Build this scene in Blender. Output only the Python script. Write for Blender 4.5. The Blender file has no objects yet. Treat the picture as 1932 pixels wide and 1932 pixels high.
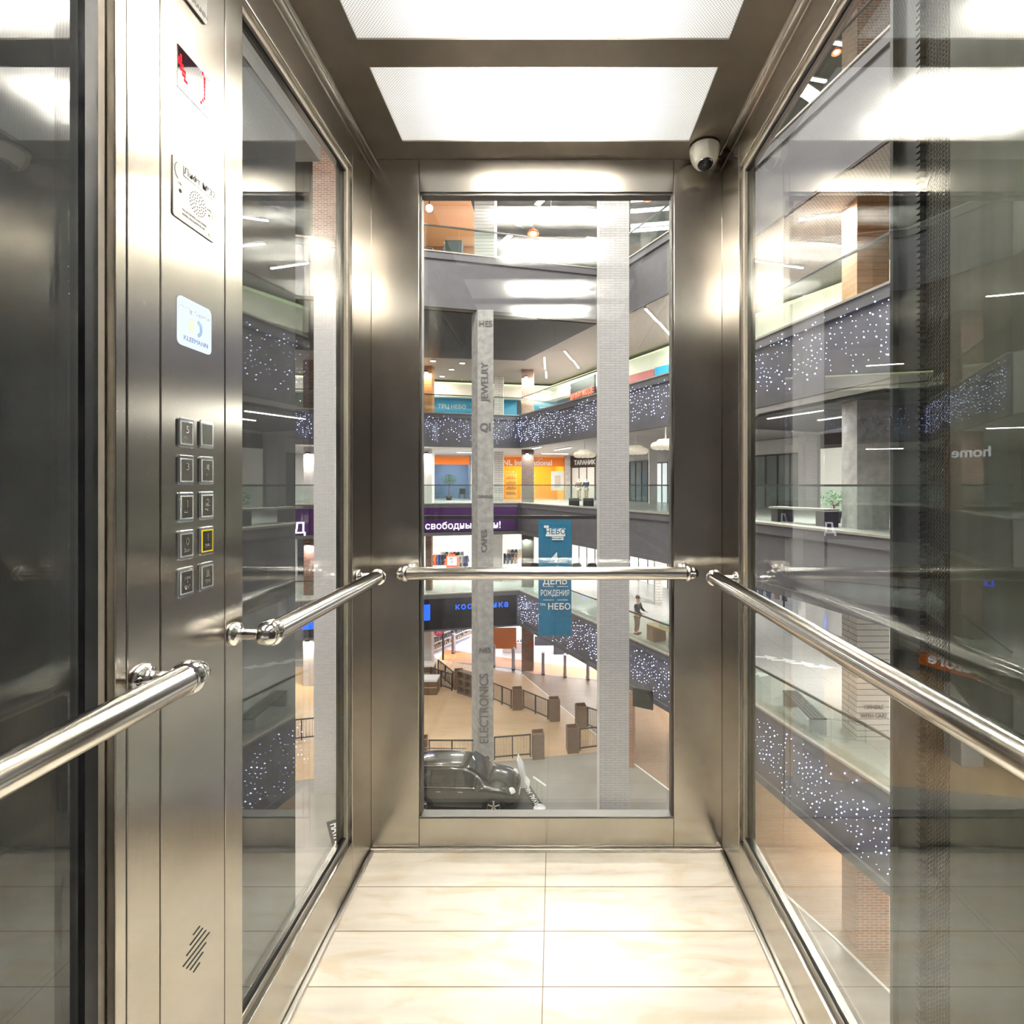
import bpy, math, random
from math import sin, cos, pi, radians as R
from mathutils import Vector, Matrix
random.seed(7)
C = bpy.context.scene.collection
sc = bpy.context.scene

# ------------------------------------------------------------------ camera, world, exposure
F, CX, CY, H = 950.0, 1047.0, 915.0, 1.2            # pixel focal length, vanishing point, eye height
cam = bpy.data.cameras.new('camera'); co = bpy.data.objects.new('camera', cam); C.objects.link(co)
co.location = (0, 0, H); co.rotation_euler = (R(90), 0, 0)
cam.sensor_width = 36; cam.lens = 36*F/1932
cam.shift_x = -(CX-966)/1932; cam.shift_y = -(966-CY)/1932
cam.clip_start = 0.02; cam.clip_end = 300
sc.camera = co
w = bpy.data.worlds.new('world'); sc.world = w; w.use_nodes = True
w.node_tree.nodes['Background'].inputs[0].default_value = (.50, .47, .52, 1)
w.node_tree.nodes['Background'].inputs[1].default_value = 0.05
sc.view_settings.view_transform = 'Standard'; sc.view_settings.look = 'None'
sc.view_settings.gamma = 1; sc.view_settings.use_curve_mapping = False
sc.view_settings.exposure = 1.45
try:
    sc.cycles.max_bounces = 9; sc.cycles.transparent_max_bounces = 40
    sc.cycles.glossy_bounces = 6; sc.cycles.diffuse_bounces = 4; sc.cycles.transmission_bounces = 6
    sc.cycles.sample_clamp_indirect = 60; sc.cycles.use_denoising = True
    sc.cycles.caustics_reflective = True; sc.cycles.blur_glossy = 0.3
except Exception: pass

# ------------------------------------------------------------------ materials
MATS = {}
def mat(name, col, rough=.5, metal=0, emit=None, es=0, fn=None, spec=.5, coat=0, trans=0, ior=1.45):
    m = bpy.data.materials.new(name); m.use_nodes = True; MATS[name] = m
    nt = m.node_tree; b = nt.nodes['Principled BSDF']
    b.inputs['Base Color'].default_value = (*col, 1); b.inputs['Roughness'].default_value = rough
    b.inputs['Metallic'].default_value = metal; b.inputs['Specular IOR Level'].default_value = spec
    b.inputs['Coat Weight'].default_value = coat; b.inputs['Coat Roughness'].default_value = .03
    b.inputs['Transmission Weight'].default_value = trans; b.inputs['IOR'].default_value = ior
    if emit: b.inputs['Emission Color'].default_value = (*emit, 1); b.inputs['Emission Strength'].default_value = es
    if fn: fn(nt, b)
    return m
def nd(nt, t, **kw):
    n = nt.nodes.new(t)
    for k, v in kw.items():
        if k in n.inputs: n.inputs[k].default_value = v
        else: setattr(n, k, v)
    return n
def coords(nt, scale=(1, 1, 1), kind='UV', rot=(0, 0, 0)):
    t = nd(nt, 'ShaderNodeTexCoord'); mp = nd(nt, 'ShaderNodeMapping')
    mp.inputs['Scale'].default_value = scale; mp.inputs['Rotation'].default_value = rot
    nt.links.new(t.outputs[kind], mp.inputs['Vector']); return mp.outputs[0]
def ramp(nt, fac, stops):
    r = nd(nt, 'ShaderNodeValToRGB'); e = r.color_ramp.elements
    while len(e) < len(stops): e.new(.5)
    for i, (p, c) in enumerate(stops): e[i].position = p; e[i].color = (*c, 1)
    nt.links.new(fac, r.inputs[0]); return r.outputs[0]
def mix(nt, fac, a, b, mode='MIX'):
    m = nd(nt, 'ShaderNodeMix', data_type='RGBA', blend_type=mode)
    for s, v in ((m.inputs[0], fac), (m.inputs[6], a), (m.inputs[7], b)):
        if hasattr(v, 'node'): nt.links.new(v, s)
        elif isinstance(v, tuple): s.default_value = (*v, 1)
        else: s.default_value = v
    return m.outputs[2]
def bump(nt, b, h, st=.3, dist=.01):
    bp = nd(nt, 'ShaderNodeBump'); bp.inputs['Strength'].default_value = st; bp.inputs['Distance'].default_value = dist
    nt.links.new(h, bp.inputs['Height']); nt.links.new(bp.outputs[0], b.inputs['Normal'])
def noisy(scale=6, lo=.8, hi=1.1, aniso=(1, 1, 1), bmp=0, kind='UV', detail=5):
    def fn(nt, b):
        n = nd(nt, 'ShaderNodeTexNoise'); n.inputs['Scale'].default_value = scale; n.inputs['Detail'].default_value = detail
        nt.links.new(coords(nt, aniso, kind), n.inputs[0])
        c = tuple(b.inputs['Base Color'].default_value)[:3]
        f = ramp(nt, n.outputs[0], [(.3, tuple(x*lo for x in c)), (.7, tuple(min(1, x*hi) for x in c))])
        nt.links.new(f, b.inputs['Base Color'])
        if bmp: bump(nt, b, n.outputs[0], bmp)
    return fn
def brushed(vertical=True, aniso=.75):
    def fn(nt, b):
        n = nd(nt, 'ShaderNodeTexNoise'); n.inputs['Scale'].default_value = 1; n.inputs['Detail'].default_value = 3
        nt.links.new(coords(nt, (700, 4, 1) if vertical else (4, 700, 1)), n.inputs[0])
        r = nd(nt, 'ShaderNodeMapRange'); br = b.inputs['Roughness'].default_value
        r.inputs[3].default_value = br*.8; r.inputs[4].default_value = br*1.2
        nt.links.new(n.outputs[0], r.inputs[0]); nt.links.new(r.outputs[0], b.inputs['Roughness'])
        bump(nt, b, n.outputs[0], .05, .001)
        c = tuple(b.inputs['Base Color'].default_value)[:3]
        n2 = nd(nt, 'ShaderNodeTexNoise'); n2.inputs['Scale'].default_value = 5; n2.inputs['Detail'].default_value = 6
        nt.links.new(coords(nt, (1, 1, 1)), n2.inputs[0])
        f = ramp(nt, n2.outputs[0], [(.3, tuple(x*.93 for x in c)), (.7, tuple(min(1, x*1.04) for x in c))])
        nt.links.new(f, b.inputs['Base Color'])
        b.inputs['Anisotropic'].default_value = aniso
        tg = nd(nt, 'ShaderNodeTangent', direction_type='UV_MAP'); nt.links.new(tg.outputs[0], b.inputs['Tangent'])
        b.inputs['Anisotropic Rotation'].default_value = 0.0 if vertical else .25
    return fn
def bricks(mortar, bw=.25, bh=.075, ms=.008, c2=None, lo=.85, bmp=.35, offset=.5):
    def fn(nt, b):
        t = nd(nt, 'ShaderNodeTexBrick'); c = tuple(b.inputs['Base Color'].default_value)[:3]
        t.inputs['Color1'].default_value = (*c, 1); t.inputs['Color2'].default_value = (*(c2 or tuple(x*lo for x in c)), 1)
        t.inputs['Mortar'].default_value = (*mortar, 1); t.inputs['Scale'].default_value = 1
        t.inputs['Mortar Size'].default_value = ms; t.inputs['Brick Width'].default_value = bw
        t.inputs['Row Height'].default_value = bh; t.offset = offset
        nt.links.new(coords(nt), t.inputs[0])
        n = nd(nt, 'ShaderNodeTexNoise'); n.inputs['Scale'].default_value = 9
        nt.links.new(coords(nt), n.inputs[0])
        nt.links.new(mix(nt, .25, t.outputs[0], n.outputs[0], 'SOFT_LIGHT'), b.inputs['Base Color'])
        iv = nd(nt, 'ShaderNodeMath', operation='SUBTRACT'); iv.inputs[0].default_value = 1
        nt.links.new(t.outputs['Fac'], iv.inputs[1]); bump(nt, b, iv.outputs[0], bmp)
    return fn
def boards(bw=2.0, bh=.15, ms=.004, mortar=(.2, .14, .08), lo=.8, var=.15):
    def fn(nt, b):
        bricks(mortar, bw, bh, ms, None, lo, .1)(nt, b)
        src = b.inputs['Base Color'].links[0].from_socket
        n = nd(nt, 'ShaderNodeTexNoise'); n.inputs['Scale'].default_value = 1; n.inputs['Detail'].default_value = 6
        nt.links.new(coords(nt, (1.5, 28, 1)), n.inputs[0])
        g = ramp(nt, n.outputs[0], [(.35, (1-var,)*3), (.65, (1, 1, 1))])
        nt.links.new(mix(nt, 1.0, src, g, 'MULTIPLY'), b.inputs['Base Color'])
    return fn
def glassmat(name, tint=(.94, .97, .95), f0=.045, gain=1.0, rough=0.0):
    m = bpy.data.materials.new(name); m.use_nodes = True; nt = m.node_tree; nt.nodes.clear(); MATS[name] = m
    out = nd(nt, 'ShaderNodeOutputMaterial'); mx = nd(nt, 'ShaderNodeMixShader')
    tr = nd(nt, 'ShaderNodeBsdfTransparent'); tr.inputs[0].default_value = (*tint, 1)
    gl = nd(nt, 'ShaderNodeBsdfGlossy'); gl.inputs['Roughness'].default_value = rough; gl.inputs[0].default_value = (1, 1, 1, 1)
    ge = nd(nt, 'ShaderNodeNewGeometry'); dt = nd(nt, 'ShaderNodeVectorMath', operation='DOT_PRODUCT')
    nt.links.new(ge.outputs['Incoming'], dt.inputs[0]); nt.links.new(ge.outputs['Normal'], dt.inputs[1])
    def M(op, a, bb=None):
        n = nd(nt, 'ShaderNodeMath', operation=op)
        for i, v in enumerate((a, bb)):
            if v is None: continue
            if hasattr(v, 'node'): nt.links.new(v, n.inputs[i])
            else: n.inputs[i].default_value = v
        return n.outputs[0]
    a = M('ABSOLUTE', dt.outputs['Value']); p = M('POWER', M('SUBTRACT', 1.0, a), 5.0)
    fr = M('MINIMUM', M('MULTIPLY', M('ADD', f0, M('MULTIPLY', p, 1-f0)), gain), 1.0)
    nt.links.new(fr, mx.inputs[0]); nt.links.new(tr.outputs[0], mx.inputs[1]); nt.links.new(gl.outputs[0], mx.inputs[2])
    nt.links.new(mx.outputs[0], out.inputs[0]); return m
def emis(name, col, s):
    m = bpy.data.materials.new(name); m.use_nodes = True; nt = m.node_tree; nt.nodes.clear(); MATS[name] = m
    o = nd(nt, 'ShaderNodeOutputMaterial'); e = nd(nt, 'ShaderNodeEmission'); e.inputs[0].default_value = (*col, 1); e.inputs[1].default_value = s
    nt.links.new(e.outputs[0], o.inputs[0]); return m

STEEL = mat('brushed_steel', (.51, .475, .425), .22, 1, fn=brushed())
STEELH = mat('brushed_steel_horizontal', (.51, .475, .425), .22, 1, fn=brushed(False))
STEELC = mat('ceiling_steel', (.38, .335, .285), .38, 1, fn=noisy(8, .9, 1.1))
CHROME = mat('chrome', (.86, .85, .84), .07, 1)
CHROME2 = mat('satin_chrome', (.80, .77, .72), .17, 1)
ALU = mat('aluminium', (.70, .67, .63), .35, 1)
GASKET = mat('pale_gasket', (.40, .355, .30), .6)
DARKGAP = mat('black_rubber', (.02, .02, .02), .6)
CARGLASS = glassmat('car_glass', (.91, .935, .915), .05, 1.25)
RAILGLASS = glassmat('balustrade_glass', (.90, .955, .93), .05, 1.0)
SHOPGLASS = glassmat('shop_glass', (.55, .62, .64), .06, 1.0)
def tilefn(nt, b):
    boards(.605, .150, .0012, (.22, .16, .10), .97, .13)(nt, b)
    src = b.inputs['Base Color'].links[0].from_socket
    q = nd(nt, 'ShaderNodeTexNoise'); q.inputs['Scale'].default_value = 5; q.inputs['Detail'].default_value = 7; q.inputs['Distortion'].default_value = 1.5
    nt.links.new(coords(nt, (.8, 2.6, 1)), q.inputs[0])
    nt.links.new(mix(nt, 1.0, src, ramp(nt, q.outputs[0], [(.36, (.93, .87, .78)), (.50, (1, 1, 1))]), 'MULTIPLY'), b.inputs['Base Color'])
    for n_ in list(nt.nodes):
        if n_.bl_idname == 'ShaderNodeTexBrick':
            n_.offset = 0; n_.inputs['Vector'].links[0].from_node.inputs['Location'].default_value = (.029, -.004, 0)
TILE = mat('wood_look_tile', (.87, .80, .70), .32, fn=tilefn)
# prismatic diffuser: a lit acrylic sheet with lamps behind it
DIFF = bpy.data.materials.new('prismatic_diffuser'); DIFF.use_nodes = True
nt = DIFF.node_tree; nt.nodes.clear(); MATS['prismatic_diffuser'] = DIFF
o_ = nd(nt, 'ShaderNodeOutputMaterial'); ad = nd(nt, 'ShaderNodeAddShader'); tl = nd(nt, 'ShaderNodeBsdfTranslucent'); em = nd(nt, 'ShaderNodeEmission')
wv = nd(nt, 'ShaderNodeTexWave'); wv.inputs['Scale'].default_value = 60; nt.links.new(coords(nt, (1, 1, 1), 'UV', (0, 0, .8)), wv.inputs[0])
wv2 = nd(nt, 'ShaderNodeTexWave'); wv2.inputs['Scale'].default_value = 60; nt.links.new(coords(nt, (1, 1, 1), 'UV', (0, 0, -.8)), wv2.inputs[0])
pm = mix(nt, .5, wv.outputs[0], wv2.outputs[0])
cr = ramp(nt, pm, [(.3, (.55, .55, .54)), (.7, (1, .99, .96))])
nt.links.new(cr, tl.inputs[0]); nt.links.new(cr, em.inputs[0]); em.inputs[1].default_value = .10
nt.links.new(tl.outputs[0], ad.inputs[0]); nt.links.new(em.outputs[0], ad.inputs[1]); nt.links.new(ad.outputs[0], o_.inputs[0])

WHITE = mat('white_plaster', (.74, .72, .71), .6, fn=noisy(3, .95, 1.03))
WPAINT = mat('white_paint', (.8, .8, .8), .4)
GREYW = mat('grey_plaster', (.40, .385, .40), .7, fn=noisy(2, .93, 1.05))
FASCIA = mat('grey_fascia_panel', (.15, .143, .158), .7, fn=noisy(2, .92, 1.08))
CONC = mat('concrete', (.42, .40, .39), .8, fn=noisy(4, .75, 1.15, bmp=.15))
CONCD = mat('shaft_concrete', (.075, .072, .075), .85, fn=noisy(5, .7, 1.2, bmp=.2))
LEDGE = mat('stone_ledge', (.42, .38, .34), .5, fn=noisy(5, .85, 1.1))
BRICKW = mat('white_brick', (.74, .705, .71), .65, fn=bricks((.40, .38, .38), .25, .062, .0045, (.68, .65, .655), bmp=.2))
BRICKR = mat('red_brown_brick', (.25, .115, .08), .8, fn=bricks((.42, .36, .32), .25, .075, .008, (.13, .065, .05)))
BRICKO = mat('orange_brick', (.48, .20, .10), .8, fn=bricks((.62, .48, .38), .25, .075, .009, (.30, .17, .12)))
BRICKD = mat('dark_brick', (.10, .06, .05), .7, fn=bricks((.20, .16, .14), .25, .075, .008, (.06, .04, .035)))
SHIPLAP = mat('white_shiplap', (.66, .62, .59), .6, fn=bricks((.09, .08, .07), 4.0, .16, .008, (.58, .55, .52)))
WOODW = mat('orange_wood_cladding', (.42, .20, .085), .45, fn=boards(3, .18, .006, (.12, .06, .03)))
WOODF = mat('tan_board_floor', (.60, .40, .235), .38, fn=boards(1.4, .14, .003, (.42, .27, .15), .94, .08))
WOODB = mat('brown_board_floor', (.38, .255, .165), .45, fn=boards(1.4, .09, .008, (.22, .14, .09), .88, .12))
WALNUT = mat('walnut_veneer', (.17, .095, .06), .5, fn=noisy(1, .7, 1.2, (3, 40, 1)))
PCONC = mat('polished_concrete', (.33, .305, .275), .22, fn=noisy(.5, .8, 1.15, kind='UV'))
def gtile(nt, b):
    bricks((.30, .29, .28), 1.2, 1.2, .008, None, .93, .02, 0)(nt, b)
GALF = mat('gallery_floor_tile', (.47, .46, .45), .25, fn=gtile)
CEILW = mat('gallery_soffit', (.50, .48, .475), .7)
CEILT = mat('tan_soffit', (.38, .335, .30), .7, fn=bricks((.15, .125, .115), .11, .055, .012, None, .96, .05))
CEILB = mat('black_soffit', (.035, .033, .035), .7)
CEILD = mat('dark_roof', (.05, .048, .048), .8, fn=noisy(1, .5, 1.5))
BLACK = mat('black_paint', (.018, .018, .02), .4)
BLACKG = mat('black_sign_board', (.015, .013, .02), .15)
PURPLE = mat('purple_sign_board', (.075, .02, .12), .3)
ORANGE = mat('orange_sign_board', (.85, .20, .01), .5, emit=(1, .16, .0), es=.05)
TEAL = mat('teal_banner_cloth', (.012, .16, .30), .7, fn=noisy(3, .9, 1.1))
BLUEB = mat('blue_hoarding', (.02, .27, .48), .6)
PINKB = mat('pink_hoarding', (.45, .10, .11), .6)
BROWNB = mat('brown_sign_board', (.06, .03, .025), .5)
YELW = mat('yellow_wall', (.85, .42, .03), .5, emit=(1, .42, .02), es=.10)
BLUEW = mat('blue_grey_wall', (.16, .24, .38), .6)
CREAM = mat('cream_bulkhead', (.74, .70, .60), .6)
DKGLS = mat('dark_shop_glazing', (.10, .13, .14), .08, spec=.8)
GREYG = mat('grey_green_glazing', (.17, .20, .20), .15, spec=.7)
OLIVE = mat('olive_shaft_sheet', (.10, .10, .08), .42, .3, fn=noisy(1, .85, 1.1, (30, 1, 1)))
SHAFT = mat('painted_shaft_steel', (.055, .058, .062), .4, .3)
EW = emis('lamp_white', (1, .96, .92), 9)
EWW = emis('lamp_warm', (1, .85, .65), 9)
EG = emis('cove_light', (.92, 1, .55), .8)
ELED = emis('fairy_light_blue', (.50, .57, 1), 6)
EBL = emis('sign_blue', (.02, .10, 1), 1.0)
ESW = emis('sign_white', (.95, .92, 1), .9)
ERED = emis('display_red', (1, .02, .03), 1.0)
ESCR = emis('screen_white', (.80, .88, 1), .41)
EYEL = emis('button_yellow', (1, .70, .02), .35)
TXTD = mat('dark_lettering', (.05, .045, .045), .6)
TXTG = mat('grey_lettering', (.17, .16, .165), .7)
TXTW = mat('white_lettering', (.8, .8, .8), .5)
TXTP = mat('pale_lettering', (.55, .66, .72), .6)
TXTB = mat('blue_lettering', (.06, .20, .50), .5)

# ------------------------------------------------------------------ geometry helpers
class MB:
    def __init__(s): s.v = []; s.f = []; s.sm = []
    def add(s, vs, fs, smooth=False):
        k = len(s.v); s.v += [tuple(v) for v in vs]
        for f in fs: s.f.append([i+k for i in f]); s.sm.append(smooth)
        return s
    def box(s, a, b, M=None):
        x0, y0, z0 = a; x1, y1, z1 = b
        vs = [(x0,y0,z0),(x1,y0,z0),(x1,y1,z0),(x0,y1,z0),(x0,y0,z1),(x1,y0,z1),(x1,y1,z1),(x0,y1,z1)]
        if M: vs = [tuple(M @ Vector(v)) for v in vs]
        return s.add(vs, [(3,2,1,0),(4,5,6,7),(0,1,5,4),(1,2,6,5),(2,3,7,6),(3,0,4,7)])
    def cbox(s, c, d, rz=0):
        M = Matrix.Translation(c) @ Matrix.Rotation(rz, 4, 'Z')
        return s.box((-d[0]/2, -d[1]/2, -d[2]/2), (d[0]/2, d[1]/2, d[2]/2), M)
    def tube(s, p, q, r, r2=None, n=16, caps=True):
        p, q = Vector(p), Vector(q); r2 = r if r2 is None else r2
        d = (q-p).normalized(); a = d.orthogonal().normalized(); b = d.cross(a)
        vs = [p+(a*cos(2*pi*i/n)+b*sin(2*pi*i/n))*r for i in range(n)]+[q+(a*cos(2*pi*i/n)+b*sin(2*pi*i/n))*r2 for i in range(n)]
        s.add(vs, [(i, (i+1) % n, (i+1) % n+n, i+n) for i in range(n)], True)
        if caps:
            if r > 1e-6: s.add(vs[:n], [list(range(n))[::-1]])
            if r2 > 1e-6: s.add(vs[n:], [list(range(n))])
        return s
    def lathe(s, p, d, prof, n=24):
        p, d = Vector(p), Vector(d).normalized(); a = d.orthogonal().normalized(); b = d.cross(a)
        vs = []
        for (r, h) in prof: vs += [p+d*h+(a*cos(2*pi*i/n)+b*sin(2*pi*i/n))*r for i in range(n)]
        return s.add(vs, [(k*n+i, k*n+(i+1) % n, (k+1)*n+(i+1) % n, (k+1)*n+i) for k in range(len(prof)-1) for i in range(n)], True)
    def prism(s, poly, z0, z1):
        n = len(poly); vs = [(x, y, z0) for x, y in poly]+[(x, y, z1) for x, y in poly]
        return s.add(vs, [list(range(n))[::-1], [i+n for i in range(n)]]+[(i, (i+1) % n, (i+1) % n+n, i+n) for i in range(n)])
    def extrude(s, poly, axis_o, u, v, w_, t):
        """poly in (u,v) coordinates from origin, extruded t along w"""
        O, u, v, w_ = Vector(axis_o), Vector(u), Vector(v), Vector(w_)
        n = len(poly); a = [O+u*x+v*y for x, y in poly]; b = [p+w_*t for p in a]
        return s.add(a+b, [list(range(n))[::-1], [i+n for i in range(n)]]+[(i, (i+1) % n, (i+1) % n+n, i+n) for i in range(n)])
    def sweep(s, path, prof, closed_prof=True):
        """profile (u toward the left of travel, z) swept along a plan polyline"""
        P = [Vector((x, y)) for x, y in path]; m = len(prof); vs = []
        for i, p in enumerate(P):
            ds = []
            if i: ds.append((p-P[i-1]).normalized())
            if i < len(P)-1: ds.append((P[i+1]-p).normalized())
            ns = [Vector((-d.y, d.x)) for d in ds]; nn = sum(ns, Vector((0, 0))).normalized()
            k = 1/max(.35, nn.dot(ns[0]))
            vs += [(p.x+nn.x*k*u, p.y+nn.y*k*u, z) for u, z in prof]
        fs = [(i*m+j, (i+1)*m+j, (i+1)*m+(j+1) % m, i*m+(j+1) % m) for i in range(len(P)-1) for j in range(m if closed_prof else m-1)]
        s.add(vs, fs)
        if closed_prof: s.add(vs[:m], [list(range(m))]); s.add(vs[-m:], [list(range(m))[::-1]])
        return s
    def sphere(s, c, r, n=10, m=8, sz=1.0):
        return s.lathe((c[0], c[1], c[2]-r*sz), (0, 0, 1), [(max(1e-4, r*sin(pi*k/m)), r*sz*(1-cos(pi*k/m))) for k in range(m+1)], n)
    def build(s, name, m, parent=None, bevel=0, kind=None, fixn=True):
        me = bpy.data.meshes.new(name); off = wl(parent)
        me.from_pydata([(v[0]-off[0], v[1]-off[1], v[2]-off[2]) for v in s.v], [], s.f)
        me.polygons.foreach_set('use_smooth', s.sm)
        uv = me.uv_layers.new(name='UVMap'); W = s.v
        for p in me.polygons:
            nx, ny, nz = (abs(c) for c in p.normal)
            hx = hy = None
            if nz < max(nx, ny) and nz < .6:
                L = math.hypot(p.normal.x, p.normal.y) or 1; tx, ty = -p.normal.y/L, p.normal.x/L
            for li in p.loop_indices:
                x, y, z = W[me.loops[li].vertex_index]
                uv.data[li].uv = (x, y) if nz >= max(nx, ny) or nz >= .6 else (x*tx+y*ty, z)
        if isinstance(m, (list, tuple)):
            for q in m: me.materials.append(q)
        else: me.materials.append(m)
        me.update()
        o = bpy.data.objects.new(name, me); C.objects.link(o)
        if parent: o.parent = parent
        if bevel:
            b = o.modifiers.new('Bevel', 'BEVEL'); b.width = bevel; b.segments = 2; b.limit_method = 'ANGLE'; b.angle_limit = R(50)
        if kind: o['kind'] = kind
        return o
def wl(o):
    v = Vector((0, 0, 0))
    while o: v += o.location; o = o.parent
    return v
def tag(o, label, cat, group=None, kind=None):
    o['label'] = label; o['category'] = cat
    if group: o['group'] = group
    if kind: o['kind'] = kind
    return o
def thing(name, label, cat, loc=(0, 0, 0), group=None):
    o = bpy.data.objects.new(name, None); C.objects.link(o); o.location = loc; o.empty_display_size = .1
    return tag(o, label, cat, group)
def kids(o): return [c for c in bpy.data.objects if c.parent == o]
def copy_tree(o, parent=None):
    c = o.copy(); C.objects.link(c)
    if parent: c.parent = parent
    for ch in kids(o): copy_tree(ch, c)
    return c
def dup(o, loc, rz=None, label=None, group=None, scale=None):
    c = copy_tree(o); c.location = loc
    if rz is not None: c.rotation_euler.z = rz
    if label: c['label'] = label
    if group: c['group'] = group
    if scale: c.scale = (scale,)*3
    return c
def struct(name, mb, m, bevel=0): return mb.build(name, m, None, bevel, 'structure')
def text(name, body, loc, size, m, rot=(R(90), 0, 0), parent=None, ext=.004, bold=0, align='CENTER', sx=1, spacing=1):
    cu = bpy.data.curves.new(name, 'FONT'); cu.body = body; cu.size = size; cu.extrude = ext; cu.offset = bold
    cu.align_x = align; cu.align_y = 'CENTER'; cu.space_character = spacing
    cu.materials.append(m)
    tmp = bpy.data.objects.new(name, cu); me = bpy.data.meshes.new_from_object(tmp)
    bpy.data.objects.remove(tmp); bpy.data.curves.remove(cu)
    o = bpy.data.objects.new(name, me); C.objects.link(o); off = wl(parent)
    o.location = Vector(loc)-off; o.rotation_euler = rot; o.scale = (sx, 1, 1)
    if parent: o.parent = parent
    return o
def P(px, py, Y): return Vector(((px-CX)*Y/F, Y, H+(CY-py)*Y/F))
def G(px, py, z): Y = (z-H)*F/(CY-py); return Vector(((px-CX)*Y/F, Y, z))
def area(loc, sx, sy, power, col=(1, .95, .9), rot=(0, 0, 0), parent=None, name='lamp'):
    l = bpy.data.lights.new(name, 'AREA'); l.shape = 'RECTANGLE'; l.size = sx; l.size_y = sy; l.energy = power; l.color = col
    o = bpy.data.objects.new(name, l); C.objects.link(o); o.location = Vector(loc)-wl(parent); o.rotation_euler = rot
    if parent: o.parent = parent
    return o

# ================================================================== THE LIFT CAR
XL, XR, YB, ZC = -.604, .549, 1.655, 2.271          # inner faces of side walls, back wall, ceiling
YF = -.02
struct('floor', MB().box((XL-.03, YF, -.06), (XR+.03, YB+.03, 0)), TILE)
# ceiling sheet with four openings
PAN = [(1.291, 1.570), (.931, 1.211), (.486, .766), (.126, .406)]
PX0, PX1 = -.476, .4186
mb = MB(); ys = [YF]+sorted([y for p in PAN for y in p])+[YB+.03]
mb.box((XL-.03, YF, ZC), (PX0, YB+.03, ZC+.012)); mb.box((PX1, YF, ZC), (XR+.03, YB+.03, ZC+.012))
for i in range(0, len(ys), 2): mb.box((PX0, ys[i], ZC), (PX1, ys[i+1], ZC+.012))
struct('ceiling', mb, STEELC)
names = ['nearest the back window', 'second from the back window', 'third from the back window', 'nearest the doorway']
for (y0, y1), nm in zip(PAN, names):
    t = thing('ceiling_light_panel', 'rectangular white prismatic light panel in the lift ceiling, '+nm, 'ceiling light', ((PX0+PX1)/2, (y0+y1)/2, ZC), 'lift ceiling light panels')
    MB().box((PX0, y0, ZC+.004), (PX1, y1, ZC+.008)).build('diffuser', DIFF, t)
    b = MB(); b.box((PX0-.01, y0-.01, ZC+.10), (PX1+.01, y1+.01, ZC+.11))
    b.box((PX0-.012, y0-.01, ZC+.013), (PX0-.002, y1+.01, ZC+.1)); b.box((PX1+.002, y0-.01, ZC+.013), (PX1+.012, y1+.01, ZC+.1))
    b.box((PX0, y0-.012, ZC+.013), (PX1, y0-.002, ZC+.1)); b.box((PX0, y1+.002, ZC+.013), (PX1, y1+.012, ZC+.1))
    b.build('housing', WPAINT, t)
    for s_ in (-1, 1):
        area(((PX0+PX1)/2, (y0+y1)/2+s_*.055, ZC+.052), .44, .02, 2.3, (1, .965, .90), parent=t, name='tube_lamp')
# back wall: posts, header, sill panel, window
BX0, BX1 = -.447, .391; BZ0, BZ1 = .105, 2.163
for i, (a, b) in enumerate(((XL, BX0), (BX1, XR))):
    struct('wall_back' if i == 0 else 'wall_back.001', MB().box((a, YB, 0), (b, YB+.035, ZC)), STEEL, .0015)
struct('trim_1', MB().box((BX0+.001, YB, BZ1), (BX1-.001, YB+.035, ZC)), STEELH, .0015)
struct('trim_2', MB().box((BX0+.001, YB, .0), (BX1-.001, YB+.035, BZ0)), STEELH, .0015)
wn = MB().box((BX0+.004, YB+.036, BZ0-.02), (BX1-.004, YB+.046, BZ1+.02)); wn = struct('window_1', wn, CARGLASS)
fr = MB()
for a, b in (((BX0, YB+.005, BZ0), (BX0+.008, YB+.036, BZ1)), ((BX1-.008, YB+.005, BZ0), (BX1, YB+.036, BZ1)),
             ((BX0, YB-.003, BZ0), (BX1, YB+.036, BZ0+.006)), ((BX0, YB+.005, BZ1-.010), (BX1, YB+.036, BZ1))): fr.box(a, b)
fr.build('window_frame', mat('frame_aluminium', (.17, .16, .15), .5, 1), wn, .002)
# side walls
def sidewall(sx, X, suffix):
    d = -sx  # outward direction is sx
    # post at the back, split by one vertical joint
    struct('wall_'+suffix, MB().box((min(X, X+sx*.05), 1.503, 0), (max(X, X+sx*.05), YB+.035, ZC)), STEEL, .0015)
    struct('wall_'+suffix+'.001', MB().box((min(X, X+sx*.05), YF, 2.147), (max(X, X+sx*.05), 1.502, ZC)), STEELH, .0015)
    struct('wall_'+suffix+'.002', MB().box((min(X, X+sx*.05), YF, 0), (max(X, X+sx*.05), 1.502, .137)), STEELH, .0015)
    mbx = MB(); n = 10                      # rounded cove where the wall meets the ceiling
    prof = [(X-sx*.0005, ZC-.035)]+[(X-sx*.018*(1-cos(a)), ZC-.035+.034*sin(a)) for a in [pi/2*k/n for k in range(n+1)]]+[(X-sx*.0005, ZC-.001)]
    vs = [(x, y, z) for y in (YF, YB) for x, z in prof]; m = len(prof)
    mbx.add(vs, [(j, (j+1) % m, (j+1) % m+m, j+m) for j in range(m)], True)
    struct('trim_%d' % (3 if sx < 0 else 4), mbx, STEELH)
sidewall(-1, XL, 'left'); sidewall(1, XR, 'right')
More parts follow.
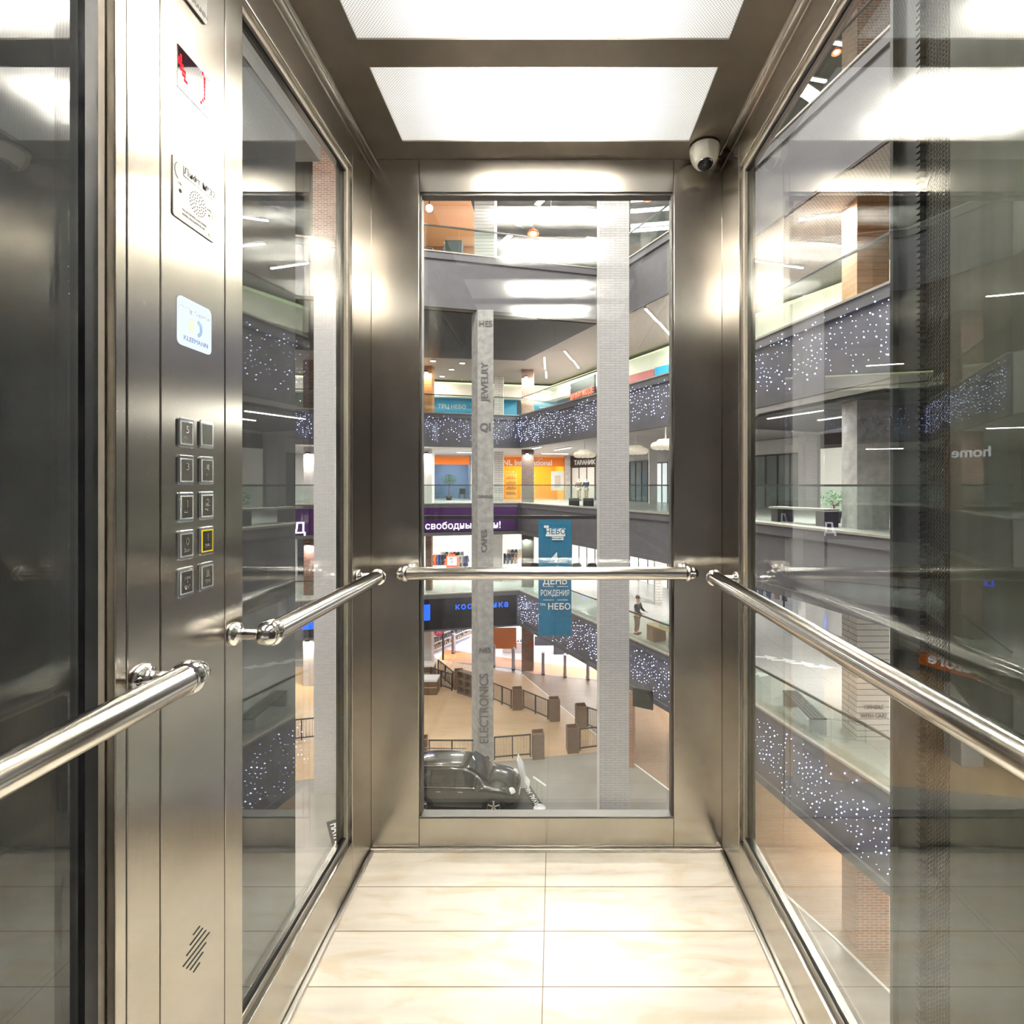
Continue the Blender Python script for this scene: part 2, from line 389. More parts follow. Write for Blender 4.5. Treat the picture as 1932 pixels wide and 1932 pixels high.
# right window: one long pane
def win(name, X, sx, y0, y1):
    g = struct(name, MB().box((X+sx*.022, y0, .125), (X+sx*.032, y1, 2.16)), CARGLASS)
    b = MB()
    for (a, c) in ((( y0, .137), (y1, .150)), ((y0, 2.134), (y1, 2.147))):
        b.box((min(X+sx*.013, X+sx*.021), a[0], a[1]), (max(X+sx*.013, X+sx*.021), c[0], c[1]))
    b.box((min(X+sx*.013, X+sx*.021), y1-.012, .150), (max(X+sx*.013, X+sx*.021), y1, 2.134))
    b.build('gasket', GASKET, g)
    b = MB()
    for (a, c) in (((y0, .1505), (y1, .156)), ((y0, 2.128), (y1, 2.1335))):
        b.box((min(X+sx*.016, X+sx*.021), a[0], a[1]), (max(X+sx*.016, X+sx*.021), c[0], c[1]))
    b.build('seal', DARKGAP, g)
    return g
win('window_2', XR, 1, YF, 1.502)
win('window_3', XL, -1, .955, 1.502)
g = win('window_4', XL, -1, YF, .690)
# post left of the button column, dark reveal in front of it
struct('trim_5', MB().box((XL-.05, .692, .137), (XL, .7095, 2.147)), STEEL, .001)
struct('trim_8', MB().box((XL-.021, .660, .150), (XL-.012, .679, 2.134)), BLACK)
# floor edge trims
b = MB().box((XL+.0005, YB-.014, 0), (XR-.0005, YB-.0005, .012)); struct('baseboard_back', b, ALU, .003)
struct('baseboard_left', MB().box((XL+.0005, YF, 0), (XL+.014, YB-.0145, .012)), ALU, .003)
struct('baseboard_right', MB().box((XR-.014, YF, 0), (XR-.0005, YB-.0145, .012)), ALU, .003)
# outer corner posts of the car frame, seen through the side panes
struct('trim_6', MB().box((-.70, 1.62, -.3), (-.665, 1.655, 2.6)), WHITE, .002)
struct('trim_7', MB().box((.60, 1.60, -.3), (.62, 1.655, 2.6)), ALU, .002)

# ---- control panel
XP = XL+.0008
def L(px, py, X=XL):
    Y = F*(-X)/(CX-px); return Y, H+(CY-py)*Y/F
pan = thing('control_panel', 'tall brushed steel lift control column with buttons, screen and red display', 'control panel', (XL, .84, 0))
for y0, y1 in ((.7105, .7690), (.7710, .9195), (.9215, .9725)):
    MB().box((XL-.045, y0, .002), (XP, y1, ZC-.04)).build('cover_sheet', STEEL, pan, .0012)
MB().box((XL-.046, .7692, .002), (XP-.004, .7708, ZC-.04)).build('joint', DARKGAP, pan)
MB().box((XL-.046, .9197, .002), (XP-.004, .9213, ZC-.04)).build('joint', DARKGAP, pan)
def rrect(y0, y1, z0, z1, r, n=5):
    pts = []
    for cy, cz, a0 in ((y1-r, z1-r, 0), (y0+r, z1-r, pi/2), (y0+r, z0+r, pi), (y1-r, z0+r, 3*pi/2)):
        pts += [(cy+r*cos(a0+pi/2*k/n), cz+r*sin(a0+pi/2*k/n)) for k in range(n+1)]
    return pts
def plate(name, y0, y1, z0, z1, r, x0, x1, m, parent, bevel=0):
    return MB().extrude(rrect(y0, y1, z0, z1, r), (x0, 0, 0), (0, 1, 0), (0, 0, 1), (1, 0, 0), x1-x0).build(name, m, parent, bevel)
TR = (R(90), 0, R(90))
PLATE = mat('plate_steel', (.30, .29, .275), .38, 1)
BSC = mat('button_plate', (.20, .185, .17), .30, .9)
BEZ = mat('polished_bezel', (.72, .74, .80), .12, 1)
LIT = mat('button_light_ring', (.62, .68, .60), .4)
DISP = mat('black_display', (.03, .0, .012), .03, spec=1, coat=1)
# maker's plate
mp_ = plate('maker_plate', .806, .868, 1.990, 2.05, .006, XP, XP+.004, PLATE, pan, .001)
text('lettering', 'KLEEMANN', (XP+.0042, .837, 2.003), .0125, TXTG, TR, mp_, .0002, .0001)
text('lettering', 'C', (XP+.0045, .837, 2.028), .03, TXTG, TR, mp_, .0004)
# red floor display
dp = plate('floor_display', .8037, .8787, 1.837, 1.9055, .001, XP-.001, XP+.001, DISP, pan)
b = MB(); b2 = MB()
for iy, iz in [(0, 6), (1, 6), (0, 5), (1, 5), (2, 5), (2, 4), (3, 4), (1, 4), (1, 7), (3, 3), (2, 3), (3, 2), (4, 2)]+[(14, k) for k in range(3, 9)]+[(13, 2), (13, 9), (12, 1)]:
    (b if iy < 8 else b2).box((XP+.001, .805+iy*.0042, 1.842+iz*.0066), (XP+.0014, .805+iy*.0042+.0032, 1.842+iz*.0066+.0052))
b.build('digit', ERED, dp); b2.build('digit', ERED, dp)
# intercom plate
ic = plate('intercom_plate', .7925, .891, 1.626, 1.7225, .005, XP, XP+.002, PLATE, pan, .0005)
b = MB()
for rr, n_ in ((.005, 6), (.0095, 11), (.014, 16), (.0185, 22)):
    for k in range(n_):
        a = 2*pi*k/n_+rr*60; b.tube((XP+.001, .848+rr*cos(a), 1.6725+rr*sin(a)), (XP+.0023, .848+rr*cos(a), 1.6725+rr*sin(a)), .0011, n=8)
b.build('speaker_holes', DARKGAP, ic)
MB().tube((XP+.001, .808, 1.672), (XP+.0024, .808, 1.672), .003, n=14).build('microphone_hole', DARKGAP, ic)
MB().tube((XP+.001, .8755, 1.668), (XP+.0024, .8755, 1.668), .0018, n=14).build('call_light', DARKGAP, ic)
nb = plate('name_badge', .815, .889, 1.701, 1.718, .002, XP+.002, XP+.0028, mat('badge', (.45, .44, .42), .3, 1), ic)
text('lettering', 'Лифт №32', (XP+.0031, .852, 1.7095), .0155, TXTD, TR, nb, .0001, .0001)
text('lettering', 'MIC', (XP+.0023, .808, 1.683), .005, TXTG, TR, ic, .0001)
text('lettering', 'CALL', (XP+.0023, .876, 1.677), .005, TXTG, TR, ic, .0001)
text('lettering', 'TO ACTIVATE CALL PRESS', (XP+.0023, .840, 1.645), .0048, TXTG, TR, ic, .0001)
text('lettering', 'UNTIL THE LIGHT IS ON', (XP+.0023, .838, 1.638), .0048, TXTG, TR, ic, .0001)
b = MB()   # telephone receiver engraving
for k in range(12):
    a0, a1 = R(110+k*12), R(122+k*12)
    b.tube((XP+.0021, .806+.010*cos(a0), 1.702+.013*sin(a0)), (XP+.0021, .806+.010*cos(a1), 1.702+.013*sin(a1)), .0006, n=6)
b.build('receiver_mark', TXTG, ic)
YB_ = mat('yellow_bell_mark', (.75, .55, .1), .5)
for (y_, z_) in ((.8835, 1.668), (.876, 1.6345)):
    MB().extrude([(-.0028, -.0025), (.0028, -.0025), (.0018, 0), (.0012, .003), (-.0012, .003), (-.0018, 0)], (XP+.002, y_, z_), (0, 1, 0), (0, 0, 1), (1, 0, 0), .0004).build('bell_mark', YB_, ic)
# screen
sn = plate('information_screen', .8037, .8828, 1.4265, 1.5055, .009, XP-.001, XP+.001, ESCR, pan)
text('lettering', 'KLEEMANN', (XP+.0012, .845, 1.4395), .0112, TXTB, TR, sn, .0001, 0)
text('lettering', '1000 kg  13 person', (XP+.0012, .842, 1.487), .009, mat('screen_grey', (.5, .56, .64), .5), TR, sn, .0001)
for col, a0, a1 in (((.35, .58, .95), -70, 70), ((.90, .80, .45), 130, 230)):
    b = MB(); n = 8
    pts = [(.015*cos(R(a0+(a1-a0)*k/n)), .015*sin(R(a0+(a1-a0)*k/n))) for k in range(n+1)]+[(.009*cos(R(a1+(a0-a1)*k/n)), .009*sin(R(a1+(a0-a1)*k/n))) for k in range(n+1)]
    b.extrude(pts, (XP+.001, .845, 1.463), (0, 1, 0), (0, 0, 1), (1, 0, 0), .0003).build('logo_arc', mat('logo_arc_%d' % a1, col, .6), sn)
# buttons
ROW1 = [1.2847, 1.2242, 1.1637, 1.1023, 1.0418]; ROW2 = [1.287, 1.2247, 1.1643, 1.1039, 1.0425]
GL = [('5', '⠼⠑'), ('', ''), ('3', '⠼⠉'), ('4', '⠼⠙'), ('1', '⠼⠁'), ('2', '⠼⠃'), ('0', '⠤⠼'), ('1', '⠤⠼'), ('>|<', '⠤⠤'), ('bell', '⠤⠤')]
GLY = mat('raised_glyph', (.80, .78, .74), .2, 1)
for k in range(10):
    r_, c_ = divmod(k, 2); z = (ROW1, ROW2)[c_][r_]; yc = (.8214, .8698)[c_]
    desc = 'square lift button '+{'': 'with a blank face', 'bell': 'with a raised bell', '>|<': 'with the door closing arrows'}.get(GL[k][0], 'marked '+GL[k][0])
    if k == 7: desc = 'square lift button marked 1 with a lit yellow ring'
    bt = plate('lift_button', yc-.0180, yc+.0180, z-.0245, z+.0245, .005, XP-.001, XP+.0028, BEZ, pan, .0014); bt['label'] = desc
    lab_y = .0125
    plate('light_ring', yc-.0140, yc+.0140, z-.0190, z+.0190, .001, XP+.0025, XP+.0031, EYEL if k == 7 else LIT, bt)
    plate('push_plate', yc-.0120, yc+.0120, z-.0170, z+.0170, .001, XP+.0028, XP+.0034, BSC, bt)
    gtxt = GL[k][0]
    if gtxt in '0123456789' and gtxt: text('glyph', gtxt, (XP+.0036, yc, z+.005), .017, GLY, TR, bt, .0006)
    elif gtxt == '>|<': text('glyph', '>|<', (XP+.0036, yc, z+.005), .011, GLY, TR, bt, .0006)
    elif gtxt == 'bell':
        MB().extrude([(-.006, -.005), (.006, -.005), (.004, -.001), (.0035, .005), (.001, .008), (-.001, .008), (-.0035, .005), (-.004, -.001)], (XP+.0034, yc, z+.004), (0, 1, 0), (0, 0, 1), (1, 0, 0), .0008).build('glyph', GLY, bt)
    if gtxt:
        b = MB(); random.seed(k+3)
        for i in range(3 if k < 6 else 5):
            for j in range(2 if k < 6 else 3):
                if random.random() < .6: b.lathe((XP+.0034, yc-.005+i*.0026, z-.006-j*.0024), (1, 0, 0), [(.0007, 0), (.0005, .0004), (.00001, .0006)], 8)
        if b.v: b.build('braille_dots', GLY, bt)
random.seed(11)
# vent slots low on the panel
b = MB()
for x0, y0, x1, y1 in ((1365,1262,1322,1320),(1386,1275,1300,1390),(1407,1290,1275,1463),(1430,1305,1252,1537),(1407,1375,1275,1550),(1387,1440,1300,1560),(1365,1512,1322,1575)):
    p = L(x0*.2754, 1400+y0*.2754); q = L(x1*.2754, 1400+y1*.2754)
    p = Vector((XP+.0002, *p)); q = Vector((XP+.0002, *q))
    b.tube(p, q, .0011, n=8)
b.build('vent_slots', DARKGAP, pan)

# ---- handrails
def rosette(mb, base, d, length):
    mb.lathe(base, d, [(.0001, 0), (.021, 0), (.0225, .003), (.021, .007), (.017, .010), (.011, .013), (.0105, .024), (.0115, .030), (.0105, .036), (.0105, length)], 24)
def cap(mb, p, d, r=.0205):
    mb.lathe(p, d, [(r+.0002, -.006), (r+.004, -.004), (r+.0055, .002), (r+.004, .008), (r+.001, .010), (r+.001, .014), (r*.95, .022), (r*.7, .030), (r*.3, .0345), (.0001, .0355)], 28)
def rail(label, p, q, brs, out):
    t = thing('handrail', label, 'handrail', p, 'lift handrails'); p, q = Vector(p), Vector(q); d = (q-p).normalized()
    MB().tube(p, q, .0205, n=32, caps=False).build('tube', CHROME2, t)
    for e, dd in ((p, -d), (q, d)):
        b = MB(); cap(b, e, dd); b.build('end_cap', CHROME, t)
    for s_ in brs:
        c = p+d*s_; o = Vector(out); b = MB(); rosette(b, c+o*.0645, -o, .05); b.build('bracket', CHROME, t)
    return t
rail('horizontal chrome handrail across the back window', (-.470, YB-.065, .9205), (.418, YB-.065, .9205), [.0, .888], (0, 1, 0))
rail('chrome handrail along the right glass wall', (XR-.065, -.02, .9185), (XR-.065, 1.525, .9185), [.03, 1.535], (1, 0, 0))
rail('short chrome handrail between control panel and back corner', (XL+.065, .958, .920), (XL+.065, 1.528, .920), [-.012, .572+.012], (-1, 0, 0))
rail('near chrome handrail on the left, ending at the control panel', (XL+.065, -.02, .917), (XL+.065, .738, .917), [.03, .755], (-1, 0, 0))

# ---- dome camera
cx, cy, cz = (1329-CX)*1.595/F, 1.595, ZC
t = thing('security_camera', 'white dome security camera on the ceiling by the back right corner', 'security camera', (cx, cy, cz))
MB().lathe((cx, cy, cz), (0, 0, -1), [(.001, 0), (.047, 0), (.047, .005), (.001, .005)], 36).build('gasket', DARKGAP, t)
MB().lathe((cx, cy, cz-.005), (0, 0, -1), [(.0465, 0), (.0465, .006), (.045, .020), (.041, .034), (.035, .046), (.027, .056), (.020, .058), (.001, .058)], 36).build('housing', mat('camera_white', (.72, .68, .60), .3), t)
lens = MB(); lens.lathe((cx, cy-.006, cz-.048), (0, -.25, -1), [(.026, 0), (.026, .004), (.024, .014), (.018, .022), (.010, .027), (.0001, .0285)], 28); lens.build('dome_lens', mat('smoked_dome', (.02, .02, .025), .04, coat=1), t)
MB().lathe((cx, cy-.006, cz-.046), (0, -.25, -1), [(.0262, 0), (.0285, .001), (.0285, .006), (.0262, .007)], 28).build('lens_ring', CHROME, t)
b = MB(); pts = [(cx+.042, cy-.005, cz-.035), (cx+.055, cy, cz-.03), (cx+.062, cy+.005, cz-.018), (cx+.066, cy+.01, cz-.002)]
for i in range(3): b.tube(pts[i], pts[i+1], .0035, n=10)
b.build('cable', BLACK, t)

# ================================================================== SHAFT around the car
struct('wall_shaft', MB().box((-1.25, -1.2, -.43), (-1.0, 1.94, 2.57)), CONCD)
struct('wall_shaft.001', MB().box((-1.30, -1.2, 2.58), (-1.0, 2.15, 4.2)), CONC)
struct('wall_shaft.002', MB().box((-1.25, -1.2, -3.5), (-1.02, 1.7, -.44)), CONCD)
t = thing('shaft_column', 'dark steel guide column outside the right glass wall', 'column', (.92, 1.3, -3))
MB().box((.90, 1.243, -3), (1.0, 1.35, 4)).build('post', SHAFT, t, .004)
MB().box((.885, 1.318, -3), (.905, 1.330, 4)).build('guide_rail', SHAFT, t)
t = thing('toothed_strip', 'vertical toothed dark strip beside the steel guide column', 'shaft fitting', (.90, 1.235, -3))
MB().box((.905, 1.222, -3), (.93, 1.242, 4)).build('strip', BLACK, t)
b = MB()
for k in range(460): z = -3+k*.0152; b.box((.889, 1.226, z), (.906, 1.242, z+.009))
b.build('teeth', SHAFT, t)
def meshfn(nt, b):
    n = nd(nt, 'ShaderNodeTexWave'); n.inputs['Scale'].default_value = 95; n.inputs['Distortion'].default_value = .4
    nt.links.new(coords(nt, (1, .55, 1), 'UV', (0, 0, .6)), n.inputs[0])
    nt.links.new(ramp(nt, n.outputs[0], [(.2, (.015, .014, .01)), (.8, (.11, .105, .085))]), b.inputs['Base Color']); bump(nt, b, n.outputs[0], .6, .004)
WOVEN = mat('woven_wire', (.1, .1, .08), .5, .5, fn=meshfn)
b = MB()
for k in range(8): b.tube((.905, 1.152+k*.0092, -3), (.905, 1.155+k*.0092, 4), .0052, n=8)
tag(b.build('wire_ropes', WOVEN), 'bundle of twisted steel ropes running vertically outside the right glass', 'cable')
tag(MB().box((.90, -.6, -3), (.92, 1.148, 4)).build('shaft_panel', OLIVE, bevel=.002), 'flat olive sheet panel close outside the right glass wall', 'panel')

# ================================================================== THE MALL
LV = {'ground': -11.4, 'low': -5.7, 'mid': 0.0, 'up': 5.7, 'top': 11.4}
I = [(9.8,-4),(8.9,5),(7.6,11.3),(6.25,16.2),(4.75,20.3),(3.35,22.9),(-2.25,33),(-8.1,31.6),(-16,29.7),(-19.3,27.5),(-14.5,17.2),(-13,6),(-13,-4)]
O = [(26,-4),(26,5),(24,15),(22,26),(20,32),(18,38),(8,54),(-8,54),(-22,50),(-36,38),(-32,18),(-32,6),(-32,-4)]
I2 = [(9.8,-4),(8.9,5),(7.6,11.3),(6.25,16.2),(4.75,20.3),(3.35,22.9),(1.94,23.9),(-5.8,22.0),(-13,20.2),(-14.5,17.2),(-13,6),(-13,-4)]
O2 = [(26,-4),(26,5),(24,15),(22,26),(20,32),(18,38),(8,54),(-8,54),(-30,46),(-32,18),(-32,6),(-32,-4)]
def slab(name, Ii, Oo, z0, z1, mt, mb_):
    b = MB(); b2 = MB()
    for k in range(len(Ii)-1):
        q = [Ii[k], Oo[k], Oo[k+1], Ii[k+1]]
        b.add([(x, y, z1) for x, y in q], [(0, 1, 2, 3)]); b2.add([(x, y, z0) for x, y in q], [(3, 2, 1, 0)])
        b.add([(x, y, z) for z in (z0+.02, z1) for x, y in (Ii[k], Ii[k+1])], [(0, 1, 3, 2)])
    struct('floor', b, mt); struct('ceiling', b2, mb_)
slab('low', I, O, -8.0, -5.7, GALF, CEILW); slab('mid', I, O, -2.0, 0, GALF, CEILW); slab('up', I, O, 3.6, 5.7, GALF, CEILW); slab('top', I2, O2, 9.0, 11.4, GALF, CEILT)
for z in (-5.7, 0, 5.7, 11.4): struct('floor', MB().box((-13, -12, z-.4), (9.8, -.06 if z == 0 else -1.5, z)), GALF)
struct('wall_rear', MB().box((-13, -12.3, -11.4), (9.8, -12, 17)), GREYW)
struct('ceiling', MB().box((-36, -12, 16.2), (26, 54, 16.5)), CEILD)
# ground
struct('floor', MB().box((-40, -12, -11.6), (30, 56, -11.4)), PCONC)
tanp = [(-22, 19.5), (-3.65, 22.7), (2.0, 23.75), (3.0, 24.0), (1.17, 27.1), (-2.1, 33.4), (-8.2, 36.2), (-24, 34)]
struct('floor', MB().prism(tanp, -11.4, -11.385), WOODF)
brn = [(10.5, 6), (8.9, 11), (7.8, 14.0), (6.8, 16.2), (4.8, 20.7), (3.4, 23.1), (1.17, 27.1), (-2.1, 33.4), (-1.3, 33.45), (2.6, 32.4), (12, 30), (18, 20), (20, 6)]
struct('floor', MB().prism(brn, -11.4, -11.38), WOODB)
bl = [(10.5, 6), (8.9, 11), (7.8, 14.0), (6.8, 16.2), (4.8, 20.7), (3.4, 23.1), (1.17, 27.1), (-2.1, 33.4)]
struct('trim_9', MB().sweep(bl, [(0, -11.4), (.07, -11.4), (.07, -11.375), (0, -11.375)]), WPAINT)
struct('ceiling', MB().prism([(2.0, 24.3), (-5.8, 22.3), (-12.6, 20.6), (-18, 28), (-8.1, 30.6), (-1.9, 31.4)], 8.95, 8.99), CEILB)

def fascia(path, z0, z1, led, label, side):
    b = MB(); b.sweep(path, [(-.05, z1), (.12, z1), (.12, z1-.28), (.04, z1-.28), (.04, z0+.22), (.12, z0+.22), (.12, z0), (-.05, z0)])
    struct('trim_10', b, FASCIA)
    b = MB(); b.sweep(path, [(-.35, z1), (.16, z1), (.16, z1+.06), (-.35, z1+.06)]); struct('trim_11', b, LEDGE)
    if led:
        b = MB()
        for k in range(len(path)-1):
            p, q = Vector(path[k]), Vector(path[k+1]); d = (q-p); Ln = d.length; d /= Ln; n = Vector((-d.y, d.x))
            i = 0.0; step = .22
            while i < Ln:
                zz = z1-.15-random.random()*.3; drop = z0+.2+random.random()*.5
                while zz > drop:
                    if random.random() < .62:
                        c = p+d*(i+random.uniform(-.04, .04))+n*.18; r = random.choice((.013, .018, .018, .026))
                        b.add([(c.x, c.y, zz+r), (c.x+r, c.y, zz), (c.x, c.y+r, zz), (c.x-r, c.y, zz), (c.x, c.y-r, zz), (c.x, c.y, zz-r)],
                              [(0,1,2),(0,2,3),(0,3,4),(0,4,1),(5,2,1),(5,3,2),(5,4,3),(5,1,4)])
                    zz -= .17
                i += step
        tag(b.build('fairy_lights', ELED), label, 'fairy lights', kind='stuff')
R_, L_ = I[1:7], I[6:11]
fascia(I[1:11], 3.6, 5.7, False, '', 0); fascia(I[1:11], -2.0, 0, False, '', 0); fascia(I[1:11], -8.0, -5.7, False, '', 0); fascia(I2[1:10], 9.0, 11.4, False, '', 0)
def leds(path, z0, z1, label):
    fascia_only = MB(); fascia_ = None
    b = MB()
    for k in range(len(path)-1):
        p, q = Vector(path[k]), Vector(path[k+1]); d = (q-p); Ln = d.length; d /= Ln; n = Vector((-d.y, d.x)); i = 0.0
        while i < Ln:
            zz = z1-.15-random.random()*.3; drop = z0+.2+random.random()*.6
            while zz > drop:
                if random.random() < .55:
                    c = p+d*(i+random.uniform(-.05, .05))+n*.18; r = random.choice((.009, .012, .015, .022))
                    b.add([(c.x, c.y, zz+r), (c.x+r, c.y, zz), (c.x, c.y+r, zz), (c.x-r, c.y, zz), (c.x, c.y-r, zz), (c.x, c.y, zz-r)],
                          [(0,1,2),(0,2,3),(0,3,4),(0,4,1),(5,2,1),(5,3,2),(5,4,3),(5,1,4)])
                zz -= .135
            i += .16
    tag(b.build('fairy_lights', ELED), label, 'fairy lights', kind='stuff')
leds(R_, 3.6, 5.7, 'blue white fairy light curtain over the right gallery edge above eye level')
leds(L_, 3.6, 5.7, 'blue white fairy light curtain over the left gallery edge above eye level')
leds(R_, -8.0, -5.7, 'blue white fairy light curtain over the lowest right gallery edge')

def balustrade(path, z, label, group):
    t = thing('glass_balustrade', label, 'balustrade', (path[0][0], path[0][1], z), group)
    MB().sweep(path, [(.0, z+1.16), (.06, z+1.16), (.06, z+1.215), (.0, z+1.215)]).build('handrail', mat('handrail_grey', (.10, .095, .095), .35, .6) if 'handrail_grey' not in MATS else MATS['handrail_grey'], t)
    for k in range(len(path)-1):
        p, q = Vector(path[k]), Vector(path[k+1]); d = q-p; Ln = d.length; n = max(1, round(Ln/1.7))
        for i in range(n):
            a = p+d*(i/n)+d/Ln*.012; c = p+d*((i+1)/n)-d/Ln*.012
            MB().sweep([tuple(a), tuple(c)], [(.02, z+.06), (.036, z+.06), (.036, z+1.16), (.02, z+1.16)]).build('glass_panel', RAILGLASS, t)
for z, nm in ((-5.7, 'lowest'), (0, 'eye-level'), (5.7, 'upper')):
    balustrade(R_, z, 'glass balustrade with dark rail along the %s right gallery' % nm, 'gallery balustrades')
    balustrade(L_, z, 'glass balustrade with dark rail along the %s left gallery' % nm, 'gallery balustrades')
balustrade(I2[2:6], 11.4, 'glass balustrade at the edge of the topmost right gallery', 'gallery balustrades')
balustrade(I2[6:9], 11.4, 'glass balustrade at the edge of the topmost left gallery', 'gallery balustrades')

# walls behind the galleries
WL = [(-32, 35.8), (.9, 42.5)]; WR = [(.9, 42.5), (5.8, 36.9), (10.5, 28), (14, 21), (17, 13), (18.5, 0), (18.5, -4)]
def lerp(a, b, t): return (a[0]+(b[0]-a[0])*t, a[1]+(b[1]-a[1])*t)
def onWL(px):     # point on the left back wall behind a picture column
    t = (px-CX)/F; # X = t*Y ; wall: Y = 42.5 + (X-.9)*m
    m = (42.5-35.8)/(32.9); Y = (42.5-.9*m)/(1-m*t); return (t*Y, Y)
def wallrun(path, z0, z1, mt, name='wall_back'):
    struct(name, MB().sweep(path, [(-.25, z0), (0, z0), (0, z1), (-.25, z1)]), mt)
# sides far left and beyond
for z0, z1 in ((-11.4, -8), (-5.7, -2), (0, 3.6), (5.7, 9), (11.4, 16.2)):
    wallrun([(-26, -4), (-26, 18), (-32, 35.8)][::-1], z0, z1, GREYW, 'wall_left')
wallrun(WR[::-1], 5.7, 9.0, GREYW, 'wall_right'); wallrun(WR[::-1], 11.4, 16.2, GREYW, 'wall_right')
wallrun(WR[::-1], -5.7, -2, WHITE, 'wall_right'); wallrun(WR[::-1], 0, 3.6, GREYW, 'wall_right'); wallrun(WR[2:][::-1], -11.4, -8, GREYW, 'wall_right')
for z0, z1 in ((5.7, 9), (11.4, 16.2)): wallrun([WL[1], WL[0]][::-1][::-1], z0, z1, GREYW)

def shop(p0, p1, depth, z0, z1, wallm, floorm, power, col=(1, .95, .9), header=None):
    """open shop recess behind the gallery wall line p0-p1 (p0 left)"""
    p0, p1 = Vector(p0), Vector(p1); d = (p1-p0).normalized(); n = Vector((-d.y, d.x))
    q0, q1 = p0+n*depth, p1+n*depth
    b = MB(); b.sweep([tuple(p1), tuple(q1), tuple(q0), tuple(p0)], [(-.1, z0), (0, z0), (0, z1), (-.1, z1)]); struct('wall_back', b, wallm)
    struct('floor', MB().prism([tuple(p0), tuple(p1), tuple(q1), tuple(q0)], z0+.004, z0+.02), floorm)
    c = (p0+p1)/2+n*depth*.45
    area((c.x, c.y, z1-.15), (p1-p0).length*.7, depth*.6, power, col, (0, 0, math.atan2(d.y, d.x)), name='shop_lamp')
def backwall(z0, z1, mt, openings):
    """solid pieces of the left back wall between openings given as picture columns"""
    xs = [WL[0]]
    for a, b in openings: xs += [onWL(a), onWL(b)]
    xs.append(WL[1])
    for i in range(0, len(xs), 2): wallrun([xs[i+1], xs[i]], z0, z1, mt)
# eye-level back wall: blue-grey unit and yellow unit under orange signs
backwall(0, 3.6, WHITE, [(816, 886), (950, 1064)])
shop(onWL(816), onWL(886), 4, 0, 3.6, BLUEW, GALF, 60)
shop(onWL(950), onWL(1064), 4, 0, 3.6, YELW, GALF, 110, (1, .75, .4))
def board(name, label, cat, a, b, z0, z1, off, th, mt, group=None):
    """flat sign board along wall points a (left) b (right), standing off toward the atrium"""
    a, b = Vector(a), Vector(b); d = (b-a).normalized(); n = Vector((d.y, -d.x))
    q = [a+n*off, b+n*off, b+n*(off+th), a+n*(off+th)]
    t = tag(MB().prism([tuple(v) for v in q], z0, z1).build(name, mt), label, cat, group)
    return t, math.atan2(d.y, d.x), n
def sign_text(t, s, a, b, frac, z, size, mt, off, yaw, n, bold=0, **kw):
    p = Vector(a)+(Vector(b)-Vector(a))*frac+n*off
    return text('lettering', s, (p.x, p.y, z), size, mt, (R(90), 0, yaw), t, .02, bold, **kw)
a, b = onWL(816), onWL(886); t, yw, n = board('shop_sign', 'plain orange shop sign above the blue-grey unit', 'sign', a, b, 2.85, 3.5, .02, .12, ORANGE)
sign_text(t, 'У', a, b, .02, 3.2, .45, TXTW, .16, yw, n)
a, b = onWL(948), onWL(1064); t, yw, n = board('shop_sign', 'orange shop sign reading NL International', 'sign', a, b, 2.75, 3.5, .02, .12, ORANGE)
sign_text(t, 'NL International', a, b, .40, 3.02, .62, TXTW, .16, yw, n, .012)
sign_text(t, 'МАГАЗИН', a, b, .55, 3.36, .2, TXTW, .16, yw, n)
# yellow unit shelves with bottles, poster
a, b = Vector(onWL(952)), Vector(onWL(1062)); d = (b-a).normalized(); n = Vector((-d.y, d.x))
EYS = mat('glowing_shelf', (1, .75, .2), .5, emit=(1, .62, .10), es=.16)
for i, (fr_, wdt) in enumerate(((.17, 1.0), (.50, 1.0))):
    c = a+(b-a)*fr_+n*2.5
    t = thing('display_shelf', 'backlit yellow shelf unit with small bottles, '+('further left' if i == 0 else 'beside the pillar'), 'shelf', (c.x, c.y, 0), 'yellow shop shelves')
    M = Matrix.Translation((c.x, c.y, 0)) @ Matrix.Rotation(math.atan2(d.y, d.x), 4, 'Z')
    MB().box((-.48, .1, .1), (.48, .16, 2.4), M).build('back_panel', EYS, t)
    for k in range(5): MB().box((-.48, -.22, .3+k*.45), (.48, .1, .33+k*.45), M).build('shelf_board', WPAINT, t)
    bt = MB()
    for k in range(5):
        for j in range(9): bt.box((-.45+j*.1, -.15, .33+k*.45), (-.39+j*.1, -.05, .33+k*.45+random.uniform(.15, .3)), M)
    bt.build('bottles', mat('product_bottles_%d' % i, (.55, .25, .05), .4), t)
p = onWL(1052); t = tag(MB().cbox((p[0], p[1]-.12, 1.55), (1.1, .04, 1.6), .2).build('poster', WPAINT), 'pale framed poster beside the yellow shop', 'poster')
MB().cbox((p[0], p[1]-.15, 1.5), (.5, .02, 1.0), .2).build('picture', mat('poster_print', (.62, .55, .45), .6), t)

